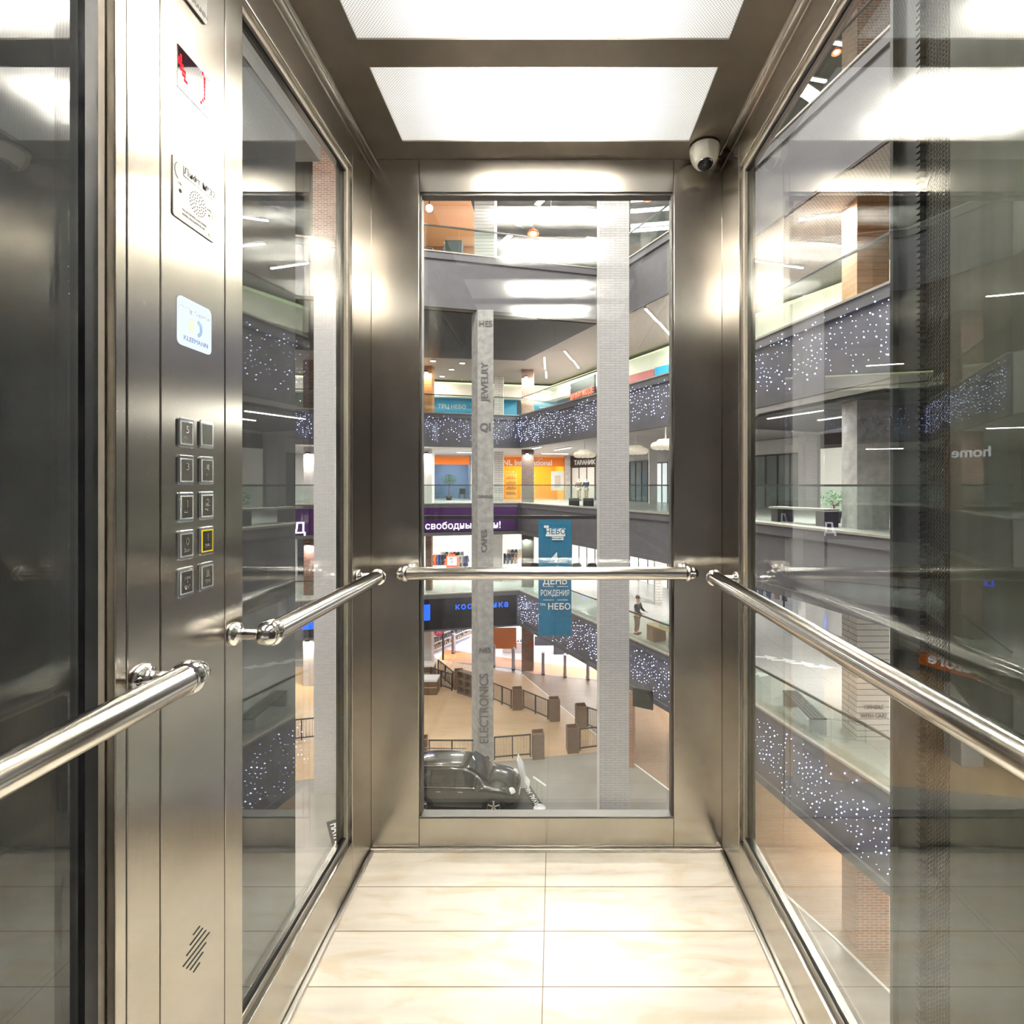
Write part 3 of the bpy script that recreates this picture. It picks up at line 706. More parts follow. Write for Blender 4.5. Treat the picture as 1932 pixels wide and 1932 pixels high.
# posts and pillars (kind = structure)
def pillar(px0, px1, Y, z0, z1, mt, depth=None, rz=0):
    x0, x1 = (px0-CX)*Y/F, (px1-CX)*Y/F; dp_ = depth or (x1-x0)
    return struct('column', MB().box((x0, Y, z0), (x1, Y+dp_, z1)), mt)
colA = pillar(1131, 1187, 12.5, -11.4, 16.2, BRICKW, .74)
pillar(592, 632, 20.6, -11.4, 9.0, BRICKW, .9); pillar(590, 630, 20.6, 11.4, 16.2, BRICKR, .9)
colB = struct('column', MB().prism([((px-CX)*Y/F, Y) for px, Y in ((890, 22.95), (901, 22.4), (931, 22.4), (922, 22.95))], -11.4, 9.0), CONC)
pillar(895, 933, 24.0, 11.4, 16.2, SHIPLAP, 1.0)
for z0, z1, m_ in ((5.7, 9, BRICKR), (0, 3.6, BRICKD), (-5.7, -2, BRICKD), (-11.4, -8, BRICKR)): struct('column', MB().box((-2.25, 34.0, z0), (-1.45, 34.9, z1)), m_)
pillar(932, 949, 36.0, 5.7, 9, SHIPLAP); pillar(932, 949, 36.0, 0, 3.6, SHIPLAP); pillar(931, 948, 36.0, -5.7, -2, WHITE)
pillar(795, 815, 33.0, 5.7, 9, WOODW); pillar(795, 815, 33.0, 0, 3.6, WHITE); pillar(803, 814, 33.0, -5.7, -2, BRICKR); pillar(795, 814, 33.5, -11.4, -8, BRICKW)
pillar(573, 592, 31.5, -5.7, -2, BRICKR); pillar(573, 592, 31.5, 0, 3.6, BRICKW); pillar(572, 592, 31.5, 5.7, 9, BRICKR); pillar(572, 592, 31.5, -11.4, -8, BRICKW)
# the big column of the right gallery, standing turned, a different skin on each storey
def colF(z0, z1, mt, nm='column'):
    Y = 13.6; x0, x1 = (1617-CX)*Y/F, (1678-CX)*Y/F; p = [(x0, Y), (x1, Y), (x1, Y+.72), (x0, Y+.72)]
    return struct(nm, MB().prism(p, z0, z1), mt)
colF(0, 3.6, CONC); colF(-5.7, -2, SHIPLAP); colF(5.7, 9, WOODW); colF(11.4, 16.2, BRICKR); colF(-11.4, -8, BRICKO)
struct('column', MB().prism([(2.9, 22.6), (3.5, 22.4), (3.7, 23.2), (3.1, 23.4)], -11.4, -8.0), BRICKO)
pillar(1520, 1549, 24.0, 0, 3.6, BRICKW); pillar(1520, 1549, 24.0, -5.7, -2, BRICKW)
pillar(1236, 1250, 29, -5.7, -2, SHIPLAP); pillar(1225, 1240, 33, 0, 3.6, WHITE, .3); pillar(1066, 1076, 41.4, 0, 3.6, CONC, .3)
for (x, y) in ((-17.5, 23), (-15.6, 14)):     # left gallery pillars, seen mirrored in the right glass
    struct('column', MB().box((x-.5, y-.5, 5.7), (x+.5, y+.5, 9)), BRICKR); struct('column', MB().box((x-.5, y-.5, 0), (x+.5, y+.5, 3.6)), BRICKR)
    struct('column', MB().box((x-.5, y-.5, -5.7), (x+.5, y+.5, -2)), BRICKD); struct('column', MB().box((x-.5, y-.5, -11.4), (x+.5, y+.5, -8)), BRICKW)
# vertical lettering stencilled on the concrete pillar
TP = []
for s, px, py, size, bold in (('ELECTRONICS', 914, 1337, .78, .004), ('HES', 916, 611, .50, .004), ('NES', 915, 1227, .42, .004), ('QI', 916, 806, .66, .01), ('DINING', 916, 937, .26, .002), ('JEWELRY', 915, 720, .60, .004), ('CAFES', 914, 1020, .5, .004)):
    p = P(px, py, 22.38); vert = s in ('ELECTRONICS', 'JEWELRY', 'CAFES')
    o = text('pillar_lettering', s, p, size*.72, TXTG, (R(90), R(-90) if vert else 0, 0), None, .004, bold, sx=.87 if len(s) > 8 else 1.0)
    tag(o, 'faded stencilled word %s on the grey concrete pillar' % s, 'lettering')

# upper gallery: cove, hoardings, wood
CV = [(14, 8), (10.8, 19), (8.7, 22.9), (6.3, 27.4), (2.7, 33.5), (-.3, 38.8), (-12, 36.5), (-24, 33.5)]
struct('trim_12', MB().sweep(CV, [(-.6, 7.75), (0, 7.75), (0, 8.7), (-.6, 8.7)]), CREAM)
tag(MB().sweep(CV, [(-.05, 8.72), (.10, 8.72), (.10, 8.80), (-.05, 8.80)]).build('cove_light', EG), 'long yellow-green cove light under the upper gallery ceiling', 'cove light')
def hoard(px0, px1, Y0, Y1, mt, label, txt, z0=5.75, z1=8.1, size=.42, tm=None):
    a = ((px0-CX)*Y0/F, Y0); b_ = ((px1-CX)*Y1/F, Y1)
    t, yw, n = board('hoarding', label, 'hoarding', a, b_, z0, z1, 0, .08, mt)
    if txt: sign_text(t, txt, a, b_, .5, (z0+z1)/2+.2, size, tm or TXTP, .1, yw, n, .01)
    return t
hoard(815, 890, 38, 38.6, BLUEB, 'blue hoarding lettered with the mall name, left of the concrete pillar', 'ТРЦ НЕБО')
hoard(948, 975, 39, 39.3, BLUEB, 'narrow blue hoarding between shiplap and brick pillars', '')
hoard(1007, 1076, 39.5, 39.8, BLUEB, 'blue hoarding just right of the brick pillar', 'ТРЦ НЕБО')
hoard(1078, 1124, 34, 31, BLACK, 'dark shop front with red lettering on the upper right gallery', 'МАКИ МОДЕ', 5.75, 8.0, .5, mat('red_lettering', (.7, .06, .03), .5, emit=(1, .1, .05), es=.12))
hoard(1188, 1236, 30, 28.2, PINKB, 'pink hoarding on the upper right gallery', 'НЕБО', 5.75, 7.7, .5)
hoard(1237, 1262, 28, 27.2, BLUEB, 'small blue hoarding right of the pink one', 'T', 5.75, 7.7)
t, yw, n = board('storefront', 'upper gallery shop front with dark glazing above the fairy lights', 'storefront', ((1405-CX)*23.4/F, 23.4), ((1590-CX)*19.2/F, 19.2), 5.75, 7.7, -.1, .08, GREYG)

# eye-level right side shop fronts
def wr(px):  # point on right wall
    t = (px-CX)/F
    for k in range(len(WR)-1):
        (x0, y0), (x1, y1) = WR[k], WR[k+1]; den = (x1-x0)-t*(y1-y0)
        if abs(den) < 1e-9: continue
        s = (t*y0-x0)/den
        if 0 <= s <= 1: return (x0+(x1-x0)*s, y0+(y1-y0)*s)
    return WR[-1]
def front(px0, px1, z0, z1, mt, label, off=.03, cat='storefront', name='storefront', mull=3):
    a, b_ = wr(px0), wr(px1); t, yw, n = board(name, label, cat, a, b_, z0, z1, off, .05, mt)
    if mull:
        A, B = Vector(a), Vector(b_)
        for k in range(mull+1):
            p = A+(B-A)*k/mull+n*(off+.07); MB().cbox((p.x, p.y, (z0+z1)/2), (.06, .05, z1-z0), yw).build('mullion', BLACK, t)
        # top rail
        p = (A+B)/2+n*(off+.07); MB().cbox((p.x, p.y, z1), ((B-A).length, .06, .07), yw).build('rail', BLACK, t)
    return t, a, b_, yw, n
t, a, b_, yw, n = front(1077, 1124, 2.7, 3.55, BROWNB, 'brown shop sign with white letters behind the cloud lamp', cat='sign', name='shop_sign', mull=0)
sign_text(t, 'ТАВАНИК', a, b_, .6, 3.0, .5, TXTW, .12, yw, n, .01)
t, a, b_, yw, n = front(1080, 1124, 0.02, 2.65, mat('lit_window', (.55, .50, .46), .4, emit=(1, .9, .8), es=.10), 'pale lit clothes shop window with two mannequins')
front(1190, 1224, .02, 2.9, DKGLS, 'dark glazed shop front right of the white brick pillar')
t, a, b_, yw, n = front(1226, 1238, .02, 3.0, WPAINT, 'white stencilled panel between two shop fronts', mull=0, cat='panel', name='wall_panel')
for s, z in (('МЕТРО', 2.1), ('МЕДИА', 1.75), ('РЕМОНТ', 1.2)): sign_text(t, s, a, b_, .5, z, .16, TXTD, .1, yw, n)
front(1240, 1262, .02, 2.7, mat('bright_window', (.7, .75, .8), .3, emit=(.9, .95, 1), es=.22), 'bright white shop window at the right edge of the back window', mull=2)
front(1405, 1518, .02, 2.75, GREYG, 'wide grey-green glazed shop front behind the right gallery rail', mull=5)
front(1550, 1590, .02, 2.9, mat('bright_panel', (.8, .78, .72), .4, emit=(1, .95, .85), es=.18), 'bright cream doorway left of the concrete column', mull=0)
front(1550, 1592, 2.92, 3.58, BROWNB, 'dark brown board above the bright cream doorway', mull=0, cat='sign', name='shop_sign')
t, a, b_, yw, n = front(1405, 1508, 2.8, 3.55, WHITE, 'white fascia above the grey-green shop front', mull=0, cat='panel', name='fascia_panel')
# dark soffit recess of the eye level right gallery
q = [G(1380, 815, 3.58), G(1500, 762, 3.58), G(1592, 762, 3.58), G(1592, 800, 3.58), G(1400, 832, 3.58)]
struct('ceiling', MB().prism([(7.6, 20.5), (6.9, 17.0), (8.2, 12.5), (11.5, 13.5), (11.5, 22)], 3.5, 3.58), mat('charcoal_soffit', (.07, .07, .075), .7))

# lamps ---------------------------------------------------------------
def linear(p, q, label, group, power=60, m_=None, wd=.09):
    p, q = Vector(p), Vector(q); c = (p+q)/2; d = q-p; Ln = d.length; yw = math.atan2(d.y, d.x)
    t = thing('linear_light', label, 'ceiling light', c, group)
    MB().cbox((c.x, c.y, c.z-.03), (Ln, wd+.03, .05), yw).build('housing', WPAINT, t)
    MB().cbox((c.x, c.y, c.z-.06), (Ln-.02, wd, .012), yw).build('diffuser', m_ or EW, t)
    if power: area((c.x, c.y, c.z-.075), Ln, wd, power*1.25, rot=(0, 0, yw), parent=t)
    return t
UPZ, MZ = 8.98, 3.58
gl = 'white line lights on the upper gallery ceiling'
for k, (a, b_) in enumerate((((1217.5,580),(1240.8,605)), ((1243,606),(1265,631)), ((1064.8,660.6),(1079,677.5)), ((1081.6,678.7),(1092,693)), ((1027,672),(1028.5,695.6)), ((1029.8,699),(1031,712)))):
    linear(G(*a, UPZ), G(*b_, UPZ), ['line light nearest the right edge of the back window, front one', 'line light by the right edge of the back window, rear one', 'slanted line light between brick pillars, front one', 'slanted line light between brick pillars, rear one', 'upright-looking line light near the brown brick pillar, front one', 'upright-looking line light near the brown brick pillar, rear one'][k], gl, 160)
for k, (a, b_) in enumerate((((1406,487),(1515,503)), ((1521,456),(1588,462)), ((1507,412),(1588,400)))):
    linear(G(*a, UPZ), G(*b_, UPZ), ['lowest long line light seen through the right glass', 'middle line light seen through the right glass', 'highest line light seen through the right glass'][k], gl, 160, wd=.07)
gm = 'white line lights under the eye-level right gallery ceiling'
linear(G(1448, 787, 3.49), G(1553, 771, 3.49), 'long line light in the charcoal ceiling recess', gm, 110, wd=.06); linear(G(1543, 790, 3.49), G(1600, 782, 3.49), 'line light behind it, cut off by the concrete column', gm, 90, wd=.06)
linear(G(1047, 848, MZ), G(1077, 843, MZ), 'line light left of the cloud lamps', gm, 120); linear(G(1005, 845, MZ), G(1020, 842, MZ), 'small line light beside the dark brick pillar', gm, 90)
# gallery lights elsewhere (left gallery, mirrored in the glass)
gz = 'line lights of the left gallery'
for (x, y) in ((-20, 32), (-17.5, 20), (-16, 11), (-10, 36)):
    for z in (UPZ, MZ, -2.02, -8.02):
        linear((x-1, y, z), (x+1, y+.6, z), 'white line light on the left gallery ceiling', gz, 120)
for (x, y) in ((11, 17), (12, 9), (8, 27), (2.5, 36)):
    for z in (-2.02, -8.02): linear((x-1, y+.8, z), (x+.6, y-.8, z), 'white line light on a lower right gallery ceiling', 'lower right gallery lights', 130)
for (x, y) in ((-6, 36), (0, 37.5)):
    for z in (MZ, -2.02): linear((x-1, y, z), (x+1, y+.2, z), 'white line light on the back gallery ceiling', 'back gallery lights', 130)
# top storey lights
gt = 'line lights under the dark roof'
for a, b_, l in (((1013,385),(1031,367),'topmost line light under the dark roof'), ((977,424),(995,406),'middle line light under the dark roof'), ((948,456),(964,441),'lowest slanted line light under the dark roof'), ((1106,448),(1124,450),'short line light beside the white brick pillar under the roof'), ((1078,474),(1124,479),'long line light beside the white brick pillar under the roof')):
    linear(G(*a, 16.2), G(*b_, 16.2), l, gt, 260, wd=.3)
for k, y_ in enumerate((376, 397, 425, 434)):  # lamp strips added in place of the bright glazing right of the pillar
    linear(G(1190, y_, 16.2), G(1262, y_-6, 16.2), ['first', 'second', 'third', 'fourth'][k]+' lamp strip from the top standing in for bright windows, right of the white brick pillar', gt, 200, wd=.35)
for k, (px, py) in enumerate(((1575, 77), (1540, 147), (1514, 176))):
    p = G(px-14, py-2, 16.2); q = G(px+18, py+4, 16.2); linear(p, q, ['upper', 'middle', 'lower'][k]+' bright roof light in the top right corner pane', gt, 60, wd=.14)
for k, (x, y) in enumerate(((-7, 3), (-7, 10), (-7, 17), (1, 3), (2.5, 9), (1, 17), (6.3, 3))):  # fill lamps added under the roof to brighten the white pillar and atrium
    linear((x-1.5, y, 16.2), (x+1.5, y, 16.2), 'large fill light added under the roof to brighten the atrium', 'added atrium fill lights', 330, wd=.5)
def disc(p, label, group, m_=None, r=.16, power=25):
    t = thing('downlight', label, 'ceiling light', p, group)
    MB().lathe(p, (0, 0, -1), [(.001, -.02), (r+.03, -.02), (r+.03, .02), (r, .02)], 18).build('trim_ring', WPAINT, t)
    MB().lathe(p, (0, 0, -1), [(r, .015), (.001, .018)], 18).build('diffuser', m_ or EW, t)
    if power: area((p[0], p[1], p[2]-.03), r*1.6, r*1.6, power, parent=t)
gd = 'round downlights over the back of the upper gallery'
for px, py in ((817,681),(872,685),(852,697),(834,710),(1440,640),(1610,660)):
    disc(tuple(G(px, py, UPZ-.02)), 'round white downlight in the upper gallery ceiling', gd)
disc(tuple(G(848, 373, 16.0)), 'large oval-looking white downlight beside the orange ceiling', 'top storey discs', r=.32, power=60)
disc(tuple(G(825, 412, 16.0)), 'smaller round white downlight above the cafe table', 'top storey discs', r=.3, power=60)
t = thing('spotlight', 'dazzling round spotlight at the top left of the back window', 'spotlight', G(810, 393, 15.0))
p = Vector(t.location); MB().lathe(p, (.05, -1, -.35), [(.001, -.25), (.16, -.25), (.20, 0), (.17, .0)], 18).build('housing', BLACK, t)
MB().lathe(p, (.05, -1, -.35), [(.17, -.01), (.001, .02)], 18).build('lamp_face', emis('spot_glare', (1, .93, .85), 60), t)
MB().tube((p.x, p.y, p.z+.15), (p.x, p.y, 15.9), .03, n=8).build('stem', BLACK, t)
for k, (px, y0, y1) in enumerate(((795, 0, 0),)): pass
# pillar uplight / downlight wall washers
def washer(px, Y, z, label, col=(1, .9, .8), power=60):
    x = (px-CX)*Y/F; t = thing('wall_washer', label, 'wall light', (x, Y-.16, z), 'pillar wall washers')
    MB().cbox((x, Y-.14, z), (.22, .2, .10)).build('housing', BLACK, t)
    MB().cbox((x, Y-.16, z-.056), (.16, .14, .01)).build('lamp_face', EW, t)
    area((x, Y-.20, z-.07), .14, .12, power*.6, col, parent=t)
washer(805, 33, 8.6, 'wall washer on the orange wood pillar', (1, .8, .5), 90); washer(806, 33, 3.3, 'wall washer on the white plaster pillar', power=90); washer(995, 34, 3.35, 'wall washer on the dark brick pillar at eye level', power=40)
washer(993, 34, 8.5, 'wall washer on the red brick pillar of the upper gallery', power=70); washer(993, 34, -2.4, 'wall washer on the dark brick pillar one storey down', (.7, 1, .85), 40); washer(582, 31.5, -8.5, 'wall washer on the white brick pillar far left at ground level', power=80)
washer(583, 31.5, 3.2, 'wall washer on the white brick pillar far left at eye level', power=80); washer(583, 31.5, -2.5, 'wall washer on the brick pillar far left one storey down', (1, .8, .75), 60)

# pendant lamps of the top storey
def pend(px, py, Y, label, colm, r=.30):
    p = P(px, py, Y); t = thing('pendant_lamp', label, 'pendant lamp', p, 'dome pendants under the roof')
    MB().lathe(p, (0, 0, 1), [(r, 0), (r*.97, r*.22), (r*.8, r*.5), (r*.45, r*.72), (.06, r*.82), (.05, r*1.1), (.001, r*1.1)], 22).build('shade', colm, t)
    MB().sphere((p.x, p.y, p.z+.03), r*.55, 12, 8, .6).build('bulb', EWW, t)
    MB().tube((p.x, p.y, p.z+r*1.1), (p.x, p.y, 16.2), .012, n=6).build('cord', BLACK, t)
PO = mat('orange_shade', (.75, .13, .04), .35, emit=(1, .2, .05), es=.15)
pend(1006, 442, 22.8, 'orange dome pendant in front of the dark roof', PO, .26); pend(1222, 376, 19, 'orange dome pendant right of the white brick pillar', PO, .2)
pend(1040, 405, 25, 'white dome pendant left of the white brick pillar', WPAINT, .28); pend(1578, 100, 15.5, 'orange glowing pendant in the top right corner pane', PO, .14)
pend(1725, 400, 9.5, 'orange ribbed pendant beyond the steel guide column', PO, .1)
# cloud lamps
CL = mat('pleated_cloud_shade', (.80, .72, .62), .6, emit=(1, .85, .68), es=.16)
def cloud():
    t = thing('cloud_lamp', '', 'pendant lamp', (0, 0, 0), 'cloud shaped lamps')
    b = MB()
    for k in range(11):
        a = 2*pi*k/11; b.sphere((.42*cos(a), .42*sin(a), 0), .20, 10, 7, .8)
    for k in range(6):
        a = 2*pi*k/6; b.sphere((.2*cos(a), .2*sin(a), .12), .2, 10, 7, .8)
    b.sphere((0, 0, .02), .4, 12, 8, .45); b.build('shade', CL, t)
    MB().tube((0, 0, .2), (0, 0, .75), .04, .015, n=8).build('stem', WPAINT, t)
    return t
cl0 = cloud(); z = 2.6
for k, (px, py, Y, lb) in enumerate(((1103, 858, 27, 'ruffled white cloud lamp left of the white brick pillar'), (1199, 851, 24, 'ruffled white cloud lamp just right of the white brick pillar'), (1256, 841, 20.5, 'ruffled white cloud lamp at the right edge of the back window'))):
    p = P(px, py, Y); c = cl0 if k == 0 else dup(cl0, p); c.location = p; c['label'] = lb

# signs on the back gallery edge ---------------------------------------
def edge(px):
    t = (px-CX)/F
    for k in range(6, 9):
        (x0, y0), (x1, y1) = I[k], I[k+1]; s = (t*y0-x0)/((x1-x0)-t*(y1-y0))
        if -.01 <= s <= 1.01: return (x0+(x1-x0)*s, y0+(y1-y0)*s)
a, b_ = edge(548), edge(976)
t, yw, n = board('mall_sign', 'long purple sign board with glowing white words on the back gallery edge', 'sign', a, b_, -1.72, -.22, .13, .06, PURPLE)
for s, px, sz in ((', свободные', 847, .60), ('н!', 937, .62), ('Д', 567, .9)):
    e = edge(px); text('lettering', s, (e[0]+n.x*.24, e[1]+n.y*.24, -1.38), sz, ESW, (R(90), 0, yw), t, .03, .004)
a, b_ = edge(575), edge(974)
t, yw, n = board('mall_sign', 'black sign board with glowing blue word on the lowest gallery edge', 'sign', a, b_, -7.85, -5.95, .13, .06, BLACKG)
e = edge(909); text('lettering', 'косметика', (e[0]+n.x*.24, e[1]+n.y*.24, -6.5), .55, EBL, (R(90), 0, yw), t, .03, .005, spacing=1.25)
for px, dz in ((803, 0),):
    e = edge(px); MB().cbox((e[0]+n.x*.26, e[1]+n.y*.26, -6.75), (.55, .08, 1.0), yw).build('logo_block', EBL, t, .08)
for px, z_, w_, h_ in ((585, -6.9, .8, .9), (635, -6.6, .6, .3), (635, -7.3, .6, .3), (625, -6.95, .25, .9)):
    e = edge(px); MB().cbox((e[0]+n.x*.26, e[1]+n.y*.26, z_), (w_, .08, h_), yw).build('logo_block', EBL, t, .05)
# hanging bar with teal banner
yb = 22.75
for x0, x1, lb in (((795-CX)*yb/F, (889-CX)*yb/F, 'dark hanging bar left of the concrete pillar'), ((932-CX)*yb/F, (1125-CX)*yb/F, 'dark hanging bar carrying the teal banner')):
    z0 = H+(CY-976)*yb/F; tag(MB().box((x0, yb, z0-.08), (x1, yb+.12, z0+.08)).build('hanging_bar', BLACK, bevel=.01), lb, 'bar')
p0, p1 = P(1016, 981, 22.7), P(1078, 1200, 22.7)
bn = thing('banner', 'tall teal banner for a fourth birthday hanging in the atrium', 'banner', (p0.x, 22.7, p1.z))
b = MB(); n_ = 8
for k in range(n_):
    x0, x1 = p0.x+(p1.x-p0.x)*k/n_, p0.x+(p1.x-p0.x)*(k+1)/n_; f = lambda x: 22.70+.02*sin(x*9)
    b.add([(x0, f(x0), p1.z), (x1, f(x1), p1.z), (x1, f(x1), p0.z), (x0, f(x0), p0.z), (x0, f(x0)+.012, p1.z), (x1, f(x1)+.012, p1.z), (x1, f(x1)+.012, p0.z), (x0, f(x0)+.012, p0.z)], [(0,1,2,3), (7,6,5,4), (0,4,5,1), (3,2,6,7)])
b.build('cloth', TEAL, bn)
xc = (p0.x+p1.x)/2
def bt(s, py, size, m_=TXTW, dx=0, sx=1, bold=.004, x=0): p = P(1047+dx, py, 22.66); return text('lettering', s, (p.x, 22.655, p.z), size, m_, (R(90), 0, 0), bn, .004, bold, sx=sx)
pl = P(1048, 1004, 22.67); MB().box((pl.x-.44, 22.66, pl.z-.19), (pl.x+.44, 22.67, pl.z+.17)).build('logo_plate', TXTW, bn)
bt('НЕБО', 1003.5, .34, mat('teal_lettering', (.012, .16, .30), .7), 1, 1); MB().box((pl.x-.52, 22.66, pl.z+.19), (pl.x-.30, 22.67, pl.z+.30)).build('logo_plate', TXTW, bn)
MB().box((pl.x-.16, 22.66, pl.z-.36), (pl.x+.36, 22.67, pl.z-.21)).build('logo_plate', TXTW, bn); bt('#trknebo', 1015.5, .12, MATS['teal_lettering'], 4, 1, 0)
bt('4', 1053, .62, bold=.012); bt('года Бро', 1071, .22, sx=.9, bold=.003); bt('ДЕНЬ', 1097, .42, sx=.95, bold=.006); bt('РОЖДЕНИЯ', 1119.5, .36, sx=.62, bold=.003); bt('НЕБО', 1145, .38, dx=8, bold=.006); bt('ТРК', 1141, .14, dx=-23, bold=.001)
for py in (1106.5, 1132): q = P(1048, py, 22.66); MB().box((q.x-.56, 22.655, q.z-.01), (q.x-.08, 22.665, q.z+.01)).build('rule', TXTW, bn); MB().box((q.x+.08, 22.655, q.z-.01), (q.x+.56, 22.665, q.z+.01)).build('rule', TXTW, bn)

# ---- storey below: clothes shop behind the back gallery
backwall(-5.7, -2, WHITE, [(560, 574), (816, 890), (948, 1064)])
shop(onWL(816), onWL(890), 6, -5.7, -2.1, WPAINT, WPAINT, 70); shop(onWL(948), onWL(1064), 6, -5.7, -2.1, WPAINT, WPAINT, 80)
GC = [mat('garment_navy', (.02, .03, .07), .8), mat('garment_black', (.015, .015, .018), .8), mat('garment_orange', (.75, .14, .03), .8), mat('garment_grey', (.2, .2, .21), .8), mat('garment_red', (.5, .02, .03), .8), mat('garment_beige', (.5, .4, .3), .8), mat('garment_brown', (.16, .09, .06), .8), mat('garment_blue', (.03, .08, .3), .8)]
GN = ['navy', 'black', 'orange', 'grey', 'red', 'beige', 'brown', 'blue']
def garment(gi, w_=.5, h_=.8):
    o = MB(); y = .09
    pr = [(-w_*.5, 0), (w_*.5, 0), (w_*.42, h_*.72), (w_*.62, h_*.35), (w_*.78, h_*.42), (w_*.5, h_*.95), (w_*.15, h_), (-w_*.15, h_), (-w_*.5, h_*.95), (-w_*.78, h_*.42), (-w_*.62, h_*.35), (-w_*.42, h_*.72)]
    o.extrude([(x, z-h_) for x, z in pr], (0, y/2, 0), (1, 0, 0), (0, 0, 1), (0, -1, 0), y)
    return o.build('garment', GC[gi], bevel=.015)
GP = {}
def hang(gi, loc, rz, where, grp):
    if gi not in GP: o = garment(gi); GP[gi] = o; 
    else: o = GP[gi].copy(); C.objects.link(o)
    o.location = loc; o.rotation_euler.z = rz
    tag(o, '%s garment hanging on %s' % (GN[gi], where), 'garment', '%s garments on %s' % (GN[gi], where)); return o
def rack(px, py, zf, label, where, cols, yaw=.2, length=1.6):
    g = G(px, py, zf); t = thing('clothes_rack', label, 'clothes rack', g)
    d = Vector((cos(yaw), sin(yaw), 0)); a, b_ = g-d*length/2, g+d*length/2; b = MB()
    MB().tube(a+Vector((0, 0, 1.5)), b_+Vector((0, 0, 1.5)), .02, n=8).build('rail', CHROME, t)
    for e in (a, b_):
        MB().tube(e, e+Vector((0, 0, 1.5)), .02, n=8).build('upright', CHROME, t); MB().cbox((e.x, e.y, .015+zf), (.05, .5, .03), yaw).build('foot', CHROME, t)
    for k in range(len(cols)):
        p = a+(b_-a)*((k+.5)/len(cols)); hang(cols[k], (p.x, p.y, zf+1.48), yaw+pi/2-.5, where, '')
rack(826, 1083, -5.7, 'clothes rack with an orange jacket left in the white shop', 'the rack with the orange jacket', [0, 2, 2, 7, 0, 1], .2, 1.4)
rack(853, 1076, -5.7, 'clothes rack behind the sale stand', 'the rack behind the sale stand', [5, 1, 5, 4, 1, 3], .2, 1.8)
rack(868, 1086, -5.7, 'clothes rack right of the sale stand', 'the rack right of the sale stand', [0, 1, 3, 3, 0], .2, 1.2)
rack(955, 1080, -5.7, 'clothes rack with dark shirts right of the concrete pillar', 'the rack right of the concrete pillar', [0, 1, 1, 0, 1, 6], .2, 1.8)
rack(970, 1070, -5.7, 'clothes rack beside the black brick pillar', 'the rack beside the black brick pillar', [5, 1, 0, 5], .2, 1.2)
g = G(853, 1092, -5.7); t = thing('sale_stand', 'red burst sale board on a round stand in the white shop', 'sign', g)
MB().lathe(g, (0, 0, 1), [(.001, 0), (.35, 0), (.33, .03), (.03, .05), (.025, .7)], 16).build('base', BLACK, t)
pts = [(r_*cos(2*pi*k/24), r_*sin(2*pi*k/24)) for k in range(24) for r_ in ((.62 if k % 2 else .5),)]
MB().extrude(pts, (g.x, g.y, g.z+1.25), (1, 0, 0), (0, 0, 1), (0, -1, 0), .03).build('burst', mat('sale_red', (.8, .12, .05), .5), t)
MB().box((g.x-.34, g.y-.05, g.z+1.0), (g.x+.34, g.y-.031, g.z+1.62)).build('card', TXTW, t); text('lettering', 'Sale\n70%', (g.x, g.y-.06, g.z+1.38), .28, TXTD, (R(90), 0, .1), t, .003)
# right part of that storey: coats behind the banner, window
t, a, b_, yw, n = front(1080, 1124, -5.68, -2.6, mat('lit_window2', (.6, .6, .58), .4, emit=(1, .97, .92), es=.10), 'lit window with grey coats one storey down')
for k, px in enumerate((1010, 1088, 1117)):
    p = P(px, 1030, 31); hang((1, 3, 1)[k], (p.x, p.y, -3.6), .1, ('a hook left of the teal banner', 'a hook in the coat window, further left', 'a hook in the coat window, further right')[k], '')
t, a, b_, yw, n = front(1190, 1262, -5.68, -2.6, mat('bright_window3', (.75, .74, .74), .4, emit=(1, .97, .95), es=.16), 'bright white shop front one storey down right of the white brick pillar', mull=4)
front(1405, 1510, -5.68, -2.7, mat('glz', (.25, .27, .30), .15, emit=(.9, .9, 1), es=.05), 'clothes shop window one storey down behind the right glass', mull=4)
for k, (px, gi) in enumerate(((1418, 4), (1432, 7), (1447, 0), (1462, 0), (1478, 6), (1492, 1))):
    e = wr(px); hang(gi, (e[0]-.5, e[1]-.4, -3.9), -1.1, 'the window rail behind the right glass, piece %s' % ['by the corner', 'next along', 'in the middle', 'past the middle', 'near the end', 'at the end'][k], '').scale = (.55, .55, .8)
front(1514, 1560, -5.68, -2.1, WPAINT, 'plain white wall panel beside the shiplap column', mull=0, cat='panel', name='wall_panel')

# mannequins and people ---------------------------------------------------
def skin(name, joints, edges, radii, m_, parent=None, sub=2):
    me = bpy.data.meshes.new(name); me.from_pydata(joints, edges, []); o = bpy.data.objects.new(name, me); C.objects.link(o); me.materials.append(m_)
    md = o.modifiers.new('Skin', 'SKIN'); me.skin_vertices.new(name='') if not me.skin_vertices else None
    for v, r in zip(me.skin_vertices[0].data, radii): v.radius = (r, r) if not isinstance(r, tuple) else r
    me.skin_vertices[0].data[0].use_root = True; md.use_smooth_shade = True
    s = o.modifiers.new('Subsurf', 'SUBSURF'); s.levels = sub; s.render_levels = sub
    if parent: o.parent = parent
    return o
SKIN = mat('skin', (.55, .33, .24), .5); HAIRB = mat('brown_hair', (.12, .06, .03), .7); HAIRG = mat('grey_hair', (.55, .53, .52), .7)
NAVY = mat('navy_jacket', (.02, .025, .045), .7); LILAC = mat('lilac_shirt', (.22, .17, .36), .7); TROU = mat('dark_trousers', (.03, .03, .035), .8); SHOE = mat('black_shoes', (.01, .01, .01), .4)
MANN = mat('mannequin_white', (.62, .58, .56), .4)
